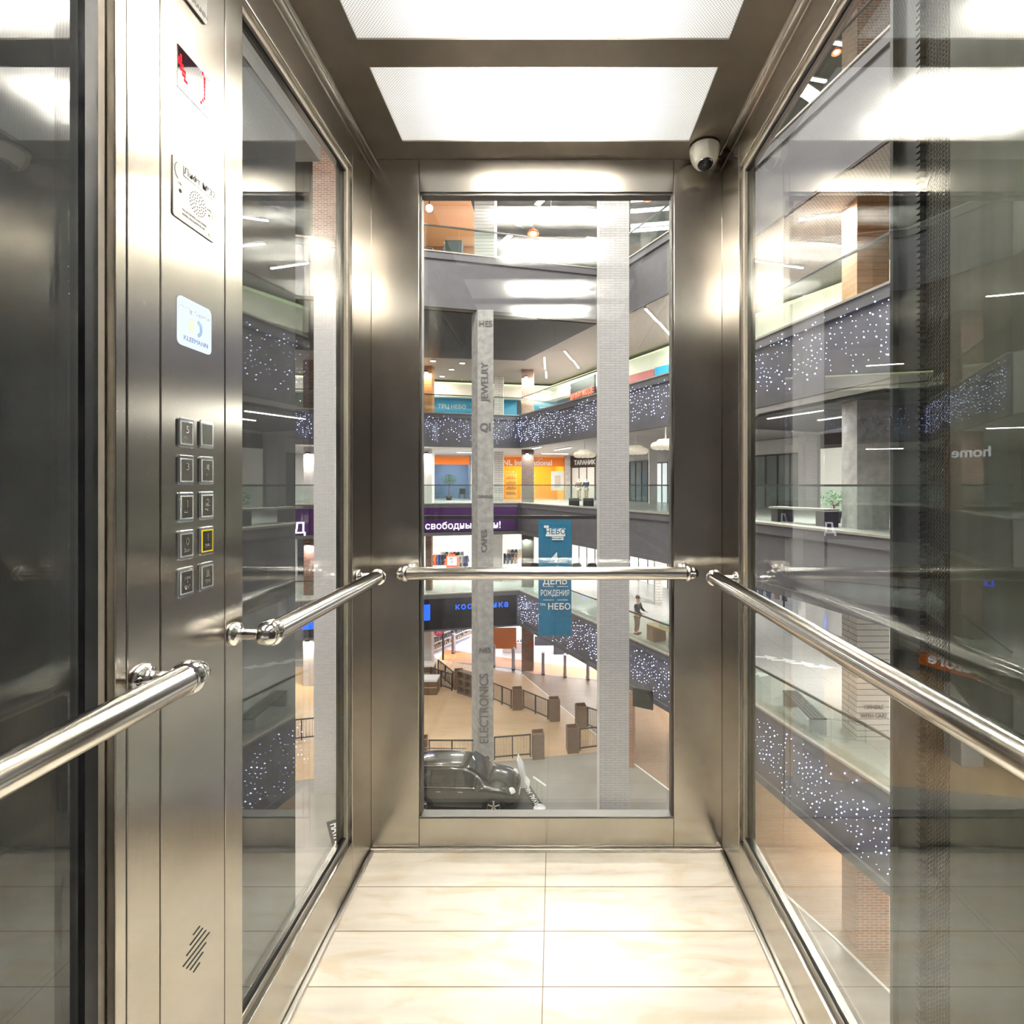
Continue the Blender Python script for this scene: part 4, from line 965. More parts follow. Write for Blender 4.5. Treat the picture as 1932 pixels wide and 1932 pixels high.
def figure(label, loc, rz, seated, topm, legm, hairm, skinm, cat='person', name='person', lean=0):
    t = thing(name, label, cat, (0, 0, 0))
    hp = .50 if seated else .92; ly = lean
    J = [(0, 0, hp), (0, .02+ly*.3, hp+.22), (0, ly*.7, hp+.45), (0, ly, hp+.56), (0, ly+.0, hp+.66), (0, ly-.02, hp+.77)]   # pelvis..head
    E = [(0,1),(1,2),(2,3),(3,4),(4,5)]; Rd = [(.15,.12),(.14,.11),(.17,.11),(.055,.055),(.085,.095),(.075,.085)]
    for s in (-1, 1):
        k = len(J)
        J += [(s*.19, ly*.9, hp+.48), (s*.25, ly-.06, hp+.22), (s*.20, ly-.27, hp+.13), (s*.18, ly-.34, hp+.13)]
        E += [(2,k),(k,k+1),(k+1,k+2),(k+2,k+3)]; Rd += [.058,.045,.034,.028]
        for f in range(5):      # fingers and thumb
            kk = len(J); fx = s*.18+(f-2)*.018 if f < 4 else s*.18-s*.045; fl = (.055, .07, .075, .06, .035)[f]
            J += [(fx, ly-.37, hp+.125), (fx, ly-.37-fl, hp+.105)]; E += [(k+3, kk), (kk, kk+1)]; Rd += [.010, .008]
        k = len(J)
        if seated: J += [(s*.10, -.05, hp-.02), (s*.12, -.45, hp), (s*.12, -.43, .09), (s*.12, -.60, .045)]
        else: J += [(s*.10, 0, hp-.08), (s*.11, -.02, .48), (s*.11, .03, .09), (s*.12, -.13, .04)]
        E += [(0,k),(k,k+1),(k+1,k+2),(k+2,k+3)]; Rd += [.095,.065,.045,.04]
    skin('body', J, E, Rd, skinm, t)
    hz = hp+.74
    if topm:
        Jt = [(0, 0, hp-.02), (0, .02+ly*.3, hp+.22), (0, ly*.75, hp+.46)]; Et = [(0,1),(1,2)]; Rt = [(.18,.145),(.17,.135),(.185,.13)]
        for s in (-1, 1):
            k = len(Jt); Jt += [(s*.20, ly*.9, hp+.47), (s*.26, ly-.06, hp+.22), (s*.205, ly-.25, hp+.135)]; Et += [(2,k),(k,k+1),(k+1,k+2)]; Rt += [.078,.062,.05]
        skin('jacket', Jt, Et, Rt, topm, t)
    if legm:
        Jt = [(0, 0, hp+.02)]; Et = []; Rt = [(.165, .135)]
        for s in (-1, 1):
            k = len(Jt); Jt += ([(s*.10, -.08, hp-.02), (s*.12, -.45, hp+.01), (s*.12, -.43, .12)] if seated else [(s*.10, 0, hp-.1), (s*.11, -.02, .48), (s*.11, .03, .12)]); Et += [(0,k),(k,k+1),(k+1,k+2)]; Rt += [.108,.078,.062]
        skin('trousers', Jt, Et, Rt, legm, t)
        for s in (-1, 1):
            y0 = -.43 if seated else .03; MB().box((s*.12-.05, y0-.20, 0), (s*.12+.05, y0+.07, .09)).build('shoe', SHOE, t, .03)
    if hairm:
        MB().sphere((0, ly+.015, hz+.05), .105, 14, 10, 1.0).build('hair', hairm, t)
        for s in (-1, 1): MB().sphere((s*.035, ly-.105, hz+.02), .012, 8, 6).build('eye', SHOE, t)
        MB().tube((0, ly-.10, hz+.01), (0, ly-.135, hz-.02), .008, .015, n=8).build('nose', skinm, t)
        MB().box((-.025, ly-.112, hz-.055), (.025, ly-.10, hz-.047)).build('mouth', mat('lips', (.3, .1, .08), .5) if 'lips' not in MATS else MATS['lips'], t)
        for s in (-1, 1): MB().sphere((s*.098, ly, hz+.005), .022, 8, 6, 1.4).build('ear', skinm, t)
    t.location = loc; t.rotation_euler.z = rz; return t
pz = Vector((3.80, 23.3, -5.7))
figure('person in a dark navy jacket standing at the stall behind the right gallery rail', pz, R(55), False, NAVY, TROU, HAIRB, SKIN, lean=-.05)
pt = G(842, 466, 11.4); figure('grey haired person in a lilac shirt seated at a cafe table at the top', (-5.2, 24.0, 11.4), R(75), True, LILAC, TROU, HAIRG, SKIN)
for k, (px, gi) in enumerate(((1092, 6), (1106, 0))):
    e = wr(px); figure(('pale mannequin in a brown top in the clothes window', 'pale mannequin in a navy top in the clothes window')[k], ((px-CX)*38.5/F, 38.5, 0), R(-40), False, GC[gi], GC[5], None, MANN, 'mannequin', 'mannequin')
# stall with boxes by the navy jacket person
s0 = Vector((4.85, 21.75, -5.7))
t = thing('market_stall', 'light wooden stall with a slatted top by the person in navy', 'stall', s0)
M = Matrix.Translation(s0) @ Matrix.Rotation(R(-60), 4, 'Z')
for k in range(9): MB().box((-.9+k*.2, -.4, .72), (-.72+k*.2, .4, .75), M).build('top_slat', WOODF, t)
MB().box((-.9, -.38, 0), (-.5, .38, .72), M).build('side_box', WALNUT, t); MB().box((.5, -.38, 0), (.9, .38, .72), M).build('side_box', WALNUT, t)
tag(MB().box((-.3, -.2, .75), (.1, .15, .95), M).build('goods_bag', mat('pale_green', (.45, .6, .5), .6), bevel=.03), 'pale green bundle lying on the slatted stall', 'bag')

# bench in the right gallery below
def bench(p, q, z, label):
    p, q = Vector((p[0], p[1], z)), Vector((q[0], q[1], z)); c = (p+q)/2; d = q-p; L_n = d.length; yw = math.atan2(d.y, d.x)
    t = thing('bench', label, 'bench', c, 'grey slatted benches'); M = Matrix.Translation(c) @ Matrix.Rotation(yw, 4, 'Z')
    for k in range(4): MB().box((-L_n/2, -.22+k*.113, .42), (L_n/2, -.22+k*.113+.10, .46), M).build('seat_slat', mat('bench_slat', (.10, .09, .085), .5) if 'bench_slat' not in MATS else MATS['bench_slat'], t, .004)
    for s in (-1, 1): MB().box((s*L_n/2-(.12 if s > 0 else 0), -.22, 0), (s*L_n/2+(.12 if s < 0 else 0), .22, .42), M).build('leg', GREYW, t, .01)
bench(G(1490, 1330, -5.7), G(1545, 1387, -5.7), -5.7, 'grey slatted bench beside the shiplap column, seen through the right glass')
e0, e1 = (7.55, 15.2), (7.0, 17.2)
t = thing('bench', 'dark bench with block ends behind the eye-level right rail', 'bench', (7.7, 15.8, 0), 'dark benches at eye level')
for (px, w_, Y) in ((1476, 30, 16.6), (1560, 26, 14.6)):
    p = P(px, 985, Y); MB().cbox((p.x, p.y, .22), (w_*Y/F, .5, .44)).build('block_end', BLACK, t, .01)
pa, pb = P(1461, 985, 16.6), P(1572, 985, 14.6); d = pb-pa; yw = math.atan2(d.y, d.x); c = (pa+pb)/2
MB().cbox((c.x, c.y, .47), (Vector((d.x, d.y)).length, .5, .06), yw).build('seat', LEDGE, t)
for k, (px, lb) in enumerate(((1083, 'left'), (1110, 'right'))):
    p = P(px, 945, 29); tag(MB().cbox((p.x, p.y, .22), (.6, .4, .44)).build('bench_block', BLACK, bevel=.01), 'black block seat behind the rail, %s of the pair' % lb, 'seat', 'black block seats')

# lettering on shiplap column, floor arrows
TG2 = TXTG; q = ((1617-CX)/F*13.6, 13.6); q2 = ((1678-CX)/F*13.6, 13.6); yw = math.atan2(q2[1]-q[1], q2[0]-q[0])
c = ((q[0]+q2[0])/2, (q[1]+q2[1])/2)
for s, z in (('HANDLE', -4.79), ('WITH CARE', -5.03)):
    tag(text('pillar_lettering', s, (c[0]+.0, c[1]-.03, z), .15, TG2, (R(90), 0, yw), None, .003, .003, sx=.9), 'grey stencilled words %s on the white shiplap column' % s.lower(), 'lettering')
def arrow(px, py, lb):
    g = G(px, py, -5.7); M = Matrix.Translation((g.x, g.y, -5.698)) @ Matrix.Rotation(R(-10), 4, 'Z')
    vs = [(-.5, .10), (0, .10), (0, .28), (.45, 0), (0, -.28), (0, -.10), (-.5, -.10)]
    b = MB(); b.add([tuple(M @ Vector((x, y, 0))) for x, y in vs], [tuple(range(7))[::-1]]); tag(b.build('floor_arrow', WPAINT), 'white arrow painted on the lower right gallery floor', 'floor marking', 'white floor arrows')
for px, py in ((1445, 1240), (1480, 1246), (1515, 1252), (1550, 1258), (1430, 1272)): arrow(px, py, '')

# plants
LEAF = mat('leaf_green', (.06, .16, .05), .5); BARK = mat('bark', (.18, .08, .05), .8); POT = mat('dark_pot', (.04, .04, .04), .5)
def tree(x, y, z, h, r, label, n=260):
    t = thing('potted_tree', label, 'potted tree', (x, y, z))
    MB().lathe((x, y, z), (0, 0, 1), [(.001, 0), (.2, 0), (.26, .35), (.24, .35), (.22, .3), (.001, .3)], 16).build('pot', POT, t)
    b = MB(); b.tube((x, y, z+.3), (x+.03, y, z+h*.6), .035, .025, n=8)
    for k in range(5): a = k*1.3; b.tube((x+.03, y, z+h*.58), (x+.03+r*.6*cos(a), y+r*.6*sin(a), z+h*.82), .018, .008, n=6)
    b.build('trunk', BARK, t); b = MB()
    for k in range(n):
        a, u = random.uniform(0, 2*pi), random.uniform(-1, 1); q = random.random()**.4*r; s = .07
        c = Vector((x+q*cos(a)*math.sqrt(1-u*u), y+q*sin(a)*math.sqrt(1-u*u), z+h*.82+q*u*.75)); d1 = Vector([random.gauss(0, 1) for _ in range(3)]).normalized(); d2 = d1.orthogonal().normalized()
        b.add([c-d1*s, c+d2*s*.4, c+d1*s, c-d2*s*.4], [(0,1,2,3)])
    b.build('leaves', LEAF, t)
g = P(846, 940, 40); tree(g.x, 40.2, 0, 2.0, .62, 'small potted tree in front of the blue-grey shop')
g = P(1572, 990, 16); tree(g.x, 16, 0, .9, .4, 'small potted plant beside the concrete column', 120)
t = thing('cafe_chair', 'dark chair inside the blue-grey shop', 'chair', (P(870, 940, 42).x, 42.4, 0)); l = t.location
MB().box((l.x-.25, l.y-.25, .42), (l.x+.25, l.y+.25, .47)).build('seat', BLACK, t); MB().box((l.x-.25, l.y+.2, .47), (l.x+.25, l.y+.25, .9)).build('backrest', BLACK, t)
for sx in (-1, 1):
    for sy in (-1, 1): MB().tube((l.x+sx*.22, l.y+sy*.22, 0), (l.x+sx*.22, l.y+sy*.22, .42), .02, n=6).build('leg', BLACK, t)

# ---- top storey cafe
struct('wall_back', MB().box((-10.5, 31, 11.4), (-4.6, 31.2, 16.2)), WOODW)
struct('ceiling', MB().box((-10.5, 24.5, 15.9), (-4.4, 31, 16.1)), mat('orange_ceiling', (.50, .24, .12), .6))
t = thing('cafe_table', 'square dark cafe table at the edge of the top storey', 'table', (-5.95, 23.6, 11.4)); l = t.location
MB().box((l.x-.55, l.y-.4, l.z+.72), (l.x+.3, l.y+.4, l.z+.76)).build('table_top', WALNUT, t, .005); MB().tube((l.x-.1, l.y, l.z), (l.x-.1, l.y, l.z+.72), .05, n=10).build('pedestal', BLACK, t)
ch = thing('cafe_chair', 'dark cafe chair under the person in lilac', 'chair', (0, 0, 0), 'top storey chairs')
MB().box((-.22, -.22, .40), (.22, .22, .44)).build('seat', BLACK, ch, .01); MB().box((-.22, .18, .5), (.22, .22, .9)).build('backrest', BLACK, ch, .01)
for sx in (-1, 1):
    for sy in (-1, 1): MB().tube((sx*.2, sy*.2, 0), (sx*.2, sy*.2, .40 if sy < 0 else .85), .018, n=6).build('leg', BLACK, ch)
ch.location = (-5.2, 24.05, 11.4); ch.rotation_euler.z = R(75)
dup(ch, (-6.5, 24.3, 11.4), R(200), 'dark cafe chair on the far side of the cafe table')
dup(ch, (-6.95, 23.1, 11.4), R(250), 'empty dark cafe chair at the left end of the cafe table')
tag(MB().box((-4.95, 22.7, 11.4), (-4.2, 23.1, 12.25)).build('planter_box', mat('charcoal_planter', (.04, .045, .05), .6), bevel=.02), 'charcoal planter box left of the shiplap column at the top', 'planter')

# ================================================================== GROUND STOREY
ZG = -11.4
SHF = mat('glossy_white_floor', (.80, .78, .82), .25)
sf = [(-8.4, 36.2), (-2.7, 34.45), (-1.3, 33.5), (2.6, 32.45), (12, 30.2), (16, 34), (10, 52), (-18, 52)]
struct('floor', MB().prism(sf, ZG, ZG+.03), SHF)
struct('wall_back', MB().box((-18, 50, ZG), (12, 50.3, -8)), WPAINT)
for (x, y, sx_, sy_, pw) in ((-5, 42, 8, 6, 300), (3, 41, 8, 8, 330)): area((x, y, -8.1), sx_, sy_, pw, (.93, .88, 1), name='shop_lamp')
OF = mat('orange_floor_strip', (.80, .33, .14), .4)
struct('floor', MB().prism([(-8.4, 36.25), (-2.7, 34.5), (-1.3, 33.55), (2.6, 32.5), (8, 31.3), (8, 33.0), (2.8, 34.2), (-1.0, 35.6), (-8.4, 38.5)], ZG+.03, ZG+.036), OF)
def gate(px, py, lb):
    g = G(px, py, ZG); t = thing('security_gate', lb, 'security gate', g, 'shop security gates')
    MB().box((g.x-.09, g.y-.25, ZG+.02), (g.x+.09, g.y+.25, ZG+1.45)).build('panel', mat('gate_frost', (.42, .40, .46), .3) if 'gate_frost' not in MATS else MATS['gate_frost'], t, .03)
    MB().box((g.x-.11, g.y-.29, ZG), (g.x+.11, g.y+.29, ZG+.08)).build('base', BLACK, t); MB().box((g.x-.10, g.y-.30, ZG+.08), (g.x-.07, g.y-.25, ZG+1.5)).build('edge_strip', WALNUT, t)
for px, py, lb in ((1025, 1271, 'dark edged security gate just right of the brick pillar'), (1066, 1276, 'middle security gate under the fairy lights'), (1109, 1281, 'security gate half hidden by the white brick pillar'), (969, 1262, 'security gate left of the brick pillar'), (932, 1256, 'security gate beside the concrete pillar'), (856, 1232, 'small security gate left of the concrete pillar')): gate(px, py, lb)
# display counters in the shop
CN = mat('counter_grey', (.05, .05, .06), .4)
for px, py, wd, lb in ((1035, 1218, 2.2, 'dark display counter nearest the teal banner'), (1075, 1235, 2.4, 'dark display counter behind the middle gate'), (876, 1197, 2.6, 'pale display counter behind the concrete pillar'), (968, 1232, 1.6, 'wire basket counter left of the brick pillar')):
    g = G(px, py, ZG+.03); pale = 'pale' in lb or 'wire' in lb
    t = thing('display_counter', lb, 'counter', g); MB().box((g.x-wd/2, g.y, ZG+.03), (g.x+wd/2, g.y+1.0, ZG+.75)).build('body', WPAINT if pale else CN, t, .02)
    MB().box((g.x-wd/2-.03, g.y-.03, ZG+.75), (g.x+wd/2+.03, g.y+1.03, ZG+.79)).build('top', WPAINT, t)
    b = MB()
    for k in range(8): b.box((g.x-wd/2+.1+k*wd/8, g.y+.2, ZG+.79), (g.x-wd/2+.2+k*wd/8, g.y+.6, ZG+.79+random.uniform(.05, .2)))
    b.build('goods', GC[k % 8] if not pale else GC[3], t)
# wall of shelves at the left with a round pink poster
g = G(838, 1222, ZG); t = thing('wall_shelving', 'white shelving with goods at the left end of the bright shop', 'shelf', (-9.3, 38.6, ZG))
M = Matrix.Translation((-8.7, 38.8, ZG)) @ Matrix.Rotation(R(62), 4, 'Z')
MB().box((-2.2, 0, 0), (3.6, .1, 2.8), M).build('back_panel', WPAINT, t)
for k in range(5): MB().box((-2.2, -.45, .3+k*.5), (3.6, 0, .34+k*.5), M).build('shelf_board', WPAINT, t)
for k in range(5):
    b = MB()
    for j in range(22): b.box((-2.1+j*.25, -.38, .34+k*.5), (-1.95+j*.25, -.1, .34+k*.5+random.uniform(.1, .35)), M)
    b.build('goods', GC[(k*3) % 8] if k % 2 else GC[5], t)
p = P(828, 1192, 36); t = thing('poster', 'round pink burst poster on the glass of the bright shop', 'poster', p)
MB().extrude([(.36*cos(a*pi/10)*(1 if a % 2 else .85), .36*sin(a*pi/10)*(1 if a % 2 else .85)) for a in range(20)], p, (1, 0, 0), (0, 0, 1), (0, -1, 0), .02).build('burst', mat('pink_poster', (.75, .05, .2), .5), t)
text('lettering', '30', (p.x, p.y-.03, p.z), .4, TXTW, (R(90), 0, 0), t, .003)
tag(MB().cbox(P(836, 1205, 36.2), (.12, .12, 3.1)).build('door_frame', BLACK), 'black door post of the bright shop', 'post')
tag(MB().cbox(tuple(P(952, 1204, 36)), (1.7, .06, 1.5)).build('shop_banner', mat('orange_print', (.7, .25, .08), .6)), 'orange printed panel hanging in the bright shop', 'banner')
tag(MB().cbox(tuple(P(939, 1177, 34.4)), (.7, .06, .18)).build('light_box', ESW), 'small glowing white sign over the bright shop door', 'sign')
# fire call point on the brick pillar
tag(MB().box((-1.75, 33.93, -9.7), (-1.55, 33.99, -9.35)).build('fire_box', mat('fire_red', (.6, .08, .02), .5)), 'small red fire point on the ground-floor brick pillar', 'fire point')
# seating boxes / counter at the left
for (px0, px1, py, hh, lb) in ((795, 824, 1312, .95, 'walnut counter box with pale top, front one at the left edge'), (795, 818, 1284, 1.0, 'walnut counter box with pale top, rear one at the left edge')):
    a = G(px0-30, py, ZG); b_ = G(px1, py, ZG); t = thing('counter_box', lb, 'counter', ((a.x+b_.x)/2, a.y, ZG), 'walnut counter boxes')
    MB().box((a.x, a.y, ZG), (b_.x, a.y+.8, ZG+hh-.14)).build('body', WALNUT, t, .01); MB().box((a.x, a.y-.02, ZG+hh-.14), (b_.x+.02, a.y+.82, ZG+hh)).build('top', WPAINT, t, .01)
    MB().box((a.x, a.y-.015, ZG+.45), (b_.x, a.y-.001, ZG+.48)).build('light_strip', mat('green_strip', (.5, .6, .25), .5), t)
# shelf box
a, b_ = G(862, 1308, ZG), G(893, 1318, ZG)
t = thing('open_shelf_unit', 'dark walnut open shelf unit left of the concrete pillar', 'shelf', (a.x, a.y, ZG)); d = (b_-a); d.normalize(); yw = math.atan2(d.y, d.x)
M = Matrix.Translation(a) @ Matrix.Rotation(yw, 4, 'Z'); W_ = (b_-a).length+.5
MB().box((0, .35, 0), (W_, .4, 1.35), M).build('back_panel', WALNUT, t)
for k in range(4): MB().box((0, 0, k*.44), (W_, .35, k*.44+.04), M).build('shelf_board', WALNUT, t)
for k in range(4): MB().box((k*(W_-.04)/3, 0, .04), (k*(W_-.04)/3+.04, .35, 1.35), M).build('divider', WALNUT, t)
# fence posts and panels
POSTS = {'a': (865, 1299), 'b': (976, 1337), 'c': (1046, 1358), 'd': (1096, 1372), 'e': (1080, 1417), 'f': (1015, 1428), 'g': (795, 1440)}
PL = {'a': 'walnut planter post beside the open shelf unit', 'b': 'walnut planter post second from the right in the rear fence', 'c': 'walnut planter post ending the rear fence', 'd': 'walnut planter post far side of the passage by the white brick pillar', 'e': 'walnut planter post near side of the passage by the white brick pillar', 'f': 'walnut planter post ending the front fence', 'g': 'walnut planter post at the left edge behind the car'}
PW = {}
proto = thing('planter_post', '', 'planter post', (0, 0, 0), 'walnut planter posts')
b = MB()
for k in range(4):
    M = Matrix.Rotation(k*pi/2, 4, 'Z'); b.box((-.27, -.27, 0), (.23, -.23, 1.15), M)
b.build('casing', WALNUT, proto, .008); MB().box((-.22, -.22, .9), (.22, .22, 1.0)).build('soil', BARK, proto)
for i, k in enumerate(POSTS):
    g = G(*POSTS[k], ZG); PW[k] = g; g.z = -11.385
    o = proto if i == 0 else dup(proto, g); o.location = g; o.rotation_euler.z = .15; o['label'] = PL[k]
FENB = mat('fence_bars', (.035, .03, .03), .5)
def fence(p, q, label):
    p, q = Vector(p), Vector(q); p.z = q.z = -11.385; d = q-p; Ln = d.length; yw = math.atan2(d.y, d.x); c = (p+q)/2
    t = thing('metal_fence', label, 'fence', c, 'dark metal fences'); M = Matrix.Translation(p) @ Matrix.Rotation(yw, 4, 'Z')
    for z in (.10, 1.0): MB().box((0, -.025, z), (Ln, .025, z+.05), M).build('rail', FENB, t)
    n = max(2, round(Ln/1.5))
    for k in range(n+1): MB().box((k*(Ln-.05)/n, -.03, 0), (k*(Ln-.05)/n+.05, .03, 1.05), M).build('upright', FENB, t)
    b = MB(); m = int(Ln/.07)
    for k in range(m): b.box((k*Ln/m, -.006, .15), (k*Ln/m+.014, .006, 1.0), M)
    b.build('bars', FENB, t)
dx = Vector((.33, 0, 0))
fence(G(893, 1318, ZG)+Vector((1.2, -.3, 0)), PW['b']-dx, 'metal fence between concrete pillar and second planter post'); fence(PW['b']+dx, PW['c']-dx, 'metal fence between the two rear planter posts')
fence(G(826, 1274, ZG), PW['a']-dx, 'metal fence behind the walnut counters, left of the shelf unit'); fence(G(812, 1290, ZG), G(853, 1304, ZG), 'metal fence in front, left of the shelf unit')
fence(PW['g']+dx, G(896, 1440, ZG), 'metal fence behind the car'); fence(G(932, 1434, ZG), PW['f']-dx, 'metal fence between concrete pillar and front planter post')
fence(PW['e']+dx, PW['e']+Vector((3.0, .65, 0)), 'metal fence right of the near passage post'); fence(PW['d']+dx, PW['d']+Vector((1.5, -.9, 0)), 'metal fence right of the far passage post')
fence(Vector((-14, 24.5, 0)), Vector((-11.0, 25.2, 0)), 'metal fence far left behind the white brick pillar')
# hanging dark sign under the lowest gallery
p = P(1213, 1318, 20.6); t = tag(MB().cbox(p, (.85, .08, .75), -.5).build('hanging_sign', BLACK), 'dark blank sign hanging under the lowest right gallery', 'sign')

# ---- car
def suv():
    t = thing('car', 'dark grey glossy SUV parked on the ground floor', 'car', (0, 0, 0))
    PAINT = mat('dark_metallic_paint', (.020, .016, .014), .22, .5, coat=1); GLS = mat('car_window', (.012, .014, .016), .04, spec=.9, coat=1)
    # stations: x, half width low, half width belt, sill z, belt z, (roof half width, roof z) - nose at +x
    S = [(-2.30, .70, .74, .50, .92, .60, 1.10), (-2.22, .86, .88, .34, 1.02, .62, 1.50), (-1.9, .92, .93, .26, 1.06, .64, 1.63), (-1.2, .94, .95, .24, 1.05, .67, 1.69), (-.4, .94, .95, .24, 1.03, .68, 1.70), (.25, .94, .95, .24, 1.01, .67, 1.66), (.62, .94, .95, .24, 1.00, .65, 1.52), (1.02, .94, .95, .25, .99, .68, 1.20), (1.25, .94, .94, .26, .97, .74, 1.05), (1.7, .93, .92, .28, .92, .72, 1.00), (2.05, .90, .88, .30, .84, .66, .92), (2.22, .82, .80, .34, .72, .55, .80), (2.30, .66, .66, .42, .60, .40, .66)]
    b = MB(); ring = []
    for x, wl_, wb, zs, zb, wr_, zr in S:
        r_ = [(wl_*.9, zs), (wl_, zs+.12), (wb+.02, (zs+zb)*.52), (wb, zb-.08), (wb-.05, zb), (wr_+.06, zb+(zr-zb)*.72), (wr_, zr-.05), (wr_*.82, zr), (wr_*.4, zr+.025), (0, zr+.03)]
        ring.append([(x, -y, z) for y, z in r_]+[(x, y, z) for y, z in r_[-2::-1]])
    m = len(ring[0]); vs = [v for r_ in ring for v in r_]
    b.add(vs, [(i*m+j, (i+1)*m+j, (i+1)*m+j+1, i*m+j+1) for i in range(len(ring)-1) for j in range(m-1)], True)
    b.add(ring[0], [tuple(range(m))], False); b.add(ring[-1], [tuple(range(m))[::-1]], False)
    b.add(vs, [(i*m, i*m+m-1, (i+1)*m+m-1, (i+1)*m) for i in range(len(ring)-1)], False)
    o = b.build('body', PAINT, t); sb = o.modifiers.new('S', 'SUBSURF'); sb.levels = 2; sb.render_levels = 2
    def interp(x):
        for k in range(len(S)-1):
            if S[k][0] <= x <= S[k+1][0]: f = (x-S[k][0])/(S[k+1][0]-S[k][0]); return [S[k][i]+(S[k+1][i]-S[k][i])*f for i in range(7)]
    for s in (-1, 1):
        for x0, x1 in ((-1.85, -1.05), (-.98, -.12), (-.05, .80)):
            b = MB(); n = 6; pt_ = []
            for k in range(n+1):
                x = x0+(x1-x0)*k/n; _, _, wb, zs, zb, wr_, zr = interp(x); top = max(zb+.04, zr-.12)
                f = (top-zb)/max(.01, (zr-.05)-zb); yt = wb-.05+(wr_-(wb-.05))*min(1, f)
                pt_ += [(x, s*(wb-.035), zb+.03), (x, s*(yt+.035), top)]
            b.add(pt_, [(2*k, 2*k+2, 2*k+3, 2*k+1) for k in range(n)], True); b.build('side_window', GLS, t)
    b = MB(); pts = []
    for x, zf in ((.40, 1.645), (.62, 1.545), (.85, 1.38), (1.08, 1.20), (1.16, 1.13)):
        _, _, wb, zs, zb, wr_, zr = interp(x)
        for y in (-.60, -.3, 0, .3, .60): pts.append((x, y, zf+.035-abs(y)*.05+.01))
    b.add(pts, [(i*5+j, (i+1)*5+j, (i+1)*5+j+1, i*5+j+1) for i in range(4) for j in range(4)], True); b.build('windscreen', GLS, t)
    for s in (-1, 1):
        b = MB(); b.tube((-1.7, s*.64, 1.70), (.05, s*.64, 1.72), .022, n=8); b.build('roof_rail', CHROME, t)
        b = MB(); b.tube((-1.85, s*.925, 1.05), (1.0, s*.92, 1.03), .012, n=6); b.build('chrome_trim', CHROME, t)
        b = MB(); b.sphere((.82, s*1.05, 1.10), .13, 12, 8, .7); b.build('wing_mirror', PAINT, t)
        b = MB(); b.lathe((2.10, s*.68, .76), (.8, s*.5, .3), [(.001, .09), (.12, .07), (.17, .0), (.17, -.1)], 14); b.build('headlight', mat('headlight_%d' % s, (.7, .72, .75), .1, coat=1), t)
        for x in (-.95, -.10):
            MB().cbox((x+.25, s*.965, .90), (.18, .02, .03)).build('door_handle', CHROME, t)
    for s in (-1, 1):
        for x in (1.42, -1.38):
            w_ = MB(); c = (x, s*.84, .36); w_.lathe(c, (0, s, 0), [(.20, -.12), (.30, -.12), (.355, -.09), (.365, 0), (.355, .10), (.32, .135), (.245, .13), (.24, .10)], 32)
            wo = w_.build('wheel', mat('tyre', (.015, .015, .015), .7) if 'tyre' not in MATS else MATS['tyre'], t)
            r_ = MB(); r_.lathe(c, (0, s, 0), [(.245, .10), (.235, .125), (.225, .10), (.22, .03), (.001, .03)], 32)
            for k in range(5):
                a = 2*pi*k/5; M = Matrix.Translation((c[0], c[1]+s*.09, c[2])) @ Matrix.Rotation(a, 4, 'Y'); r_.box((-.03, -.02, .02), (.03, .02, .225), M)
            r_.build('rim', CHROME2, wo)
            ar = MB()
            n = 20; pr = [(.45*cos(pi*k/n), .40*sin(pi*k/n)) for k in range(n+1)]+[(.39*cos(pi*(n-k)/n), .35*sin(pi*(n-k)/n)) for k in range(n+1)]
            ar.extrude([(px_, pz_) for px_, pz_ in pr], (x, s*.90, .33), (1, 0, 0), (0, 0, 1), (0, s, 0), .085); ar.build('wheel_arch', BLACK, t)
            dk = MB(); dk.lathe((x, s*.86, .36), (0, s, 0), [(.001, .05), (.40, .05), (.40, 0)], 24); dk.build('wheel_well', BLACK, t)
    MB().box((2.24, -.45, .45), (2.31, .45, .66)).build('grille', BLACK, t, .02); MB().box((2.30, -.20, .36), (2.325, .20, .45)).build('number_plate', WPAINT, t)
    return t
cr_ = suv(); cr_.location = (-3.72, 20.15, ZG); cr_.rotation_euler.z = R(-2)
# display stand by the car and low mat sign
g = G(985, 1488, ZG); t = thing('display_stand', 'white curved display stand in front of the car', 'stand', g)
MB().extrude([(-.25, 0), (.30, 0), (.30, .04), (.12, .25), (.02, .8), (-.18, 1.15), (-.22, 1.15), (-.1, .7), (-.1, .06), (-.25, .04)], (g.x, g.y, ZG), (1, 0, 0), (0, 0, 1), (0, 1, 0), .55).build('body', WPAINT, t, .01)
g = G(1018, 1525, ZG); t = thing('info_stand', 'thin metal information stand with a tilted plate near the car', 'stand', g)
for s in (-.10, .10): MB().tube((g.x+s, g.y, ZG+.03), (g.x+s, g.y, ZG+1.0), .015, n=8).build('pole', CHROME, t)
MB().lathe((g.x, g.y, ZG), (0, 0, 1), [(.001, 0), (.25, 0), (.23, .03), (.001, .03)], 20).build('base', WPAINT, t)
M = Matrix.Translation((g.x, g.y, ZG+1.05)) @ Matrix.Rotation(R(35), 4, 'Y'); MB().box((-.30, -.05, -.012), (.30, .05, .012), M).build('plate', WPAINT, t)
a, b_ = G(998, 1480, ZG), G(1032, 1531, ZG); d = (b_-a).normalized(); n = Vector((-d.y, d.x, 0))
t = thing('floor_mat', 'dark strip mat with white car maker lettering in front of the car', 'mat', a)
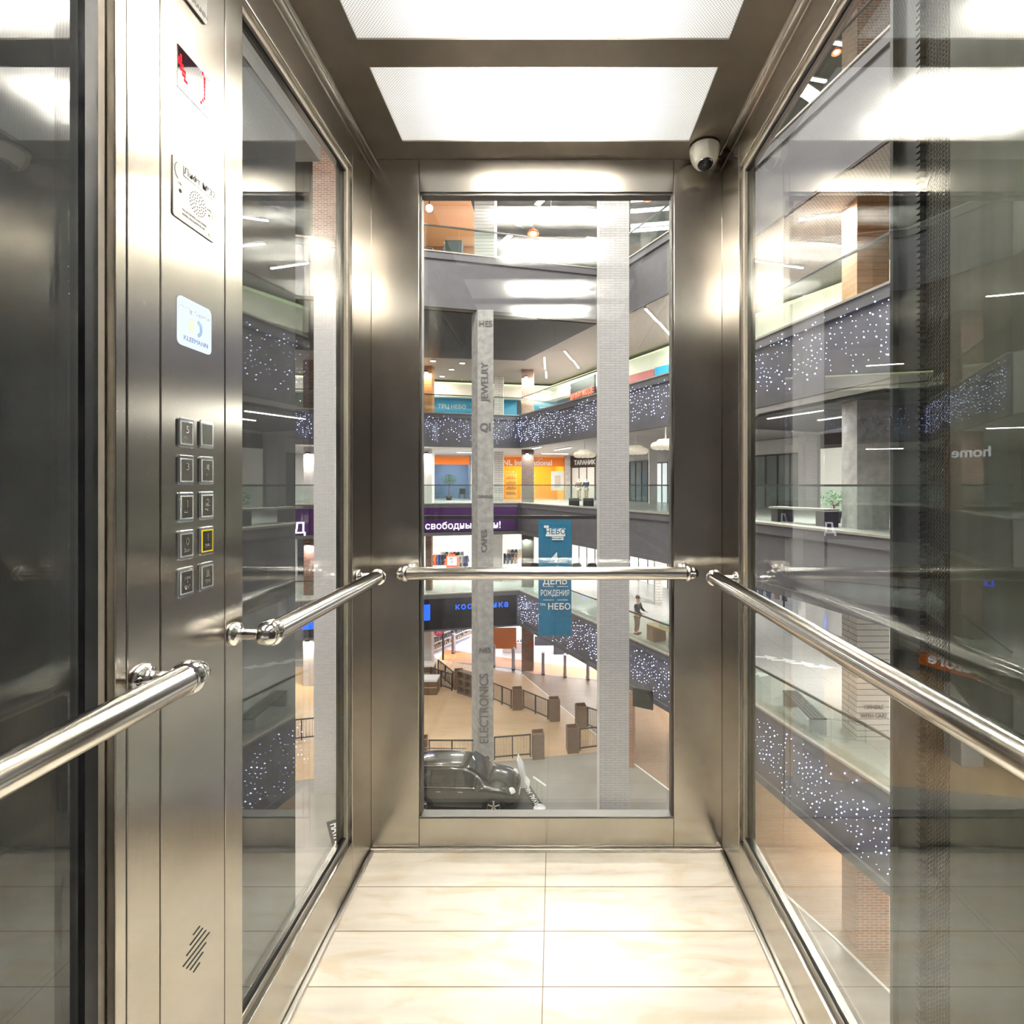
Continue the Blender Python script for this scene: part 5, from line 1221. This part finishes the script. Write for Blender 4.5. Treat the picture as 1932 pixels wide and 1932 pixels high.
q = [a, b_, b_-n*.35, a-n*.35]; MB().prism([(v.x, v.y) for v in q], ZG, ZG+.02).build('strip', mat('mat_dark', (.06, .055, .05), .7), t)
c = (a+b_)/2-n*.175; text('lettering', 'HAVAL H6', (c.x, c.y, ZG+.025), .30, TXTW, (0, 0, math.atan2(d.y, d.x)+pi), t, .003, .003)
MB().prism([(v.x, v.y) for v in [a-n*.36, b_-n*.36, b_-n*1.9, a-n*1.9]], ZG, ZG+.012).build('carpet', mat('mat_carpet', (.10, .095, .09), .9), t)
a, b_ = G(616, 1552, ZG), G(628, 1600, ZG); d = (b_-a).normalized(); n = Vector((-d.y, d.x, 0))
t = thing('floor_mat', 'dark strip mat with white maker name, seen through the left glass', 'mat', a)
MB().prism([(v.x, v.y) for v in [a, b_, b_+n*.45, a+n*.45]], ZG, ZG+.02).build('strip', MATS['mat_dark'], t); c = (a+b_)/2+n*.225+d*.1; text('lettering', 'HAVAL', (c.x, c.y, ZG+.025), .42, TXTW, (0, 0, math.atan2(d.y, d.x)), t, .003, .008)

# ---- signs behind and beside, seen mirrored in the car's glass
def lsign(s, loc, size, m_, yaw, label, boardm=None, w_=2, h_=.8):
    t = thing('shop_sign', label, 'sign', loc); l = Vector(loc)
    if boardm: MB().cbox(l, (w_, .08, h_), yaw).build('board', boardm, t)
    if not boardm and loc[2] < 0:
        for q_ in (-.4, .4): MB().tube((l.x+q_*cos(yaw), l.y+q_*sin(yaw), l.z), (l.x+q_*cos(yaw), l.y+q_*sin(yaw), -2), .015, n=6).build('hanger', BLACK, t)
    n = Vector((sin(yaw), -cos(yaw), 0)); text('lettering', s, l+n*.09, size, m_, (R(90), 0, yaw), t, .02, .01)
lsign('home', (-16.9, 21.8, 2.6), .62, ESW, R(60), 'glowing white shop name on the left gallery, seen mirrored in the right glass')
lsign('store', (-15.3, 21.0, -6.2), .7, ESW, R(60), 'orange sign with white word on the lowest left gallery edge', ORANGE, 2.2, .8)
lsign('шар', (-18.6, 23.8, -3.2), .9, EBL, R(60), 'small glowing blue word on the lower left gallery')
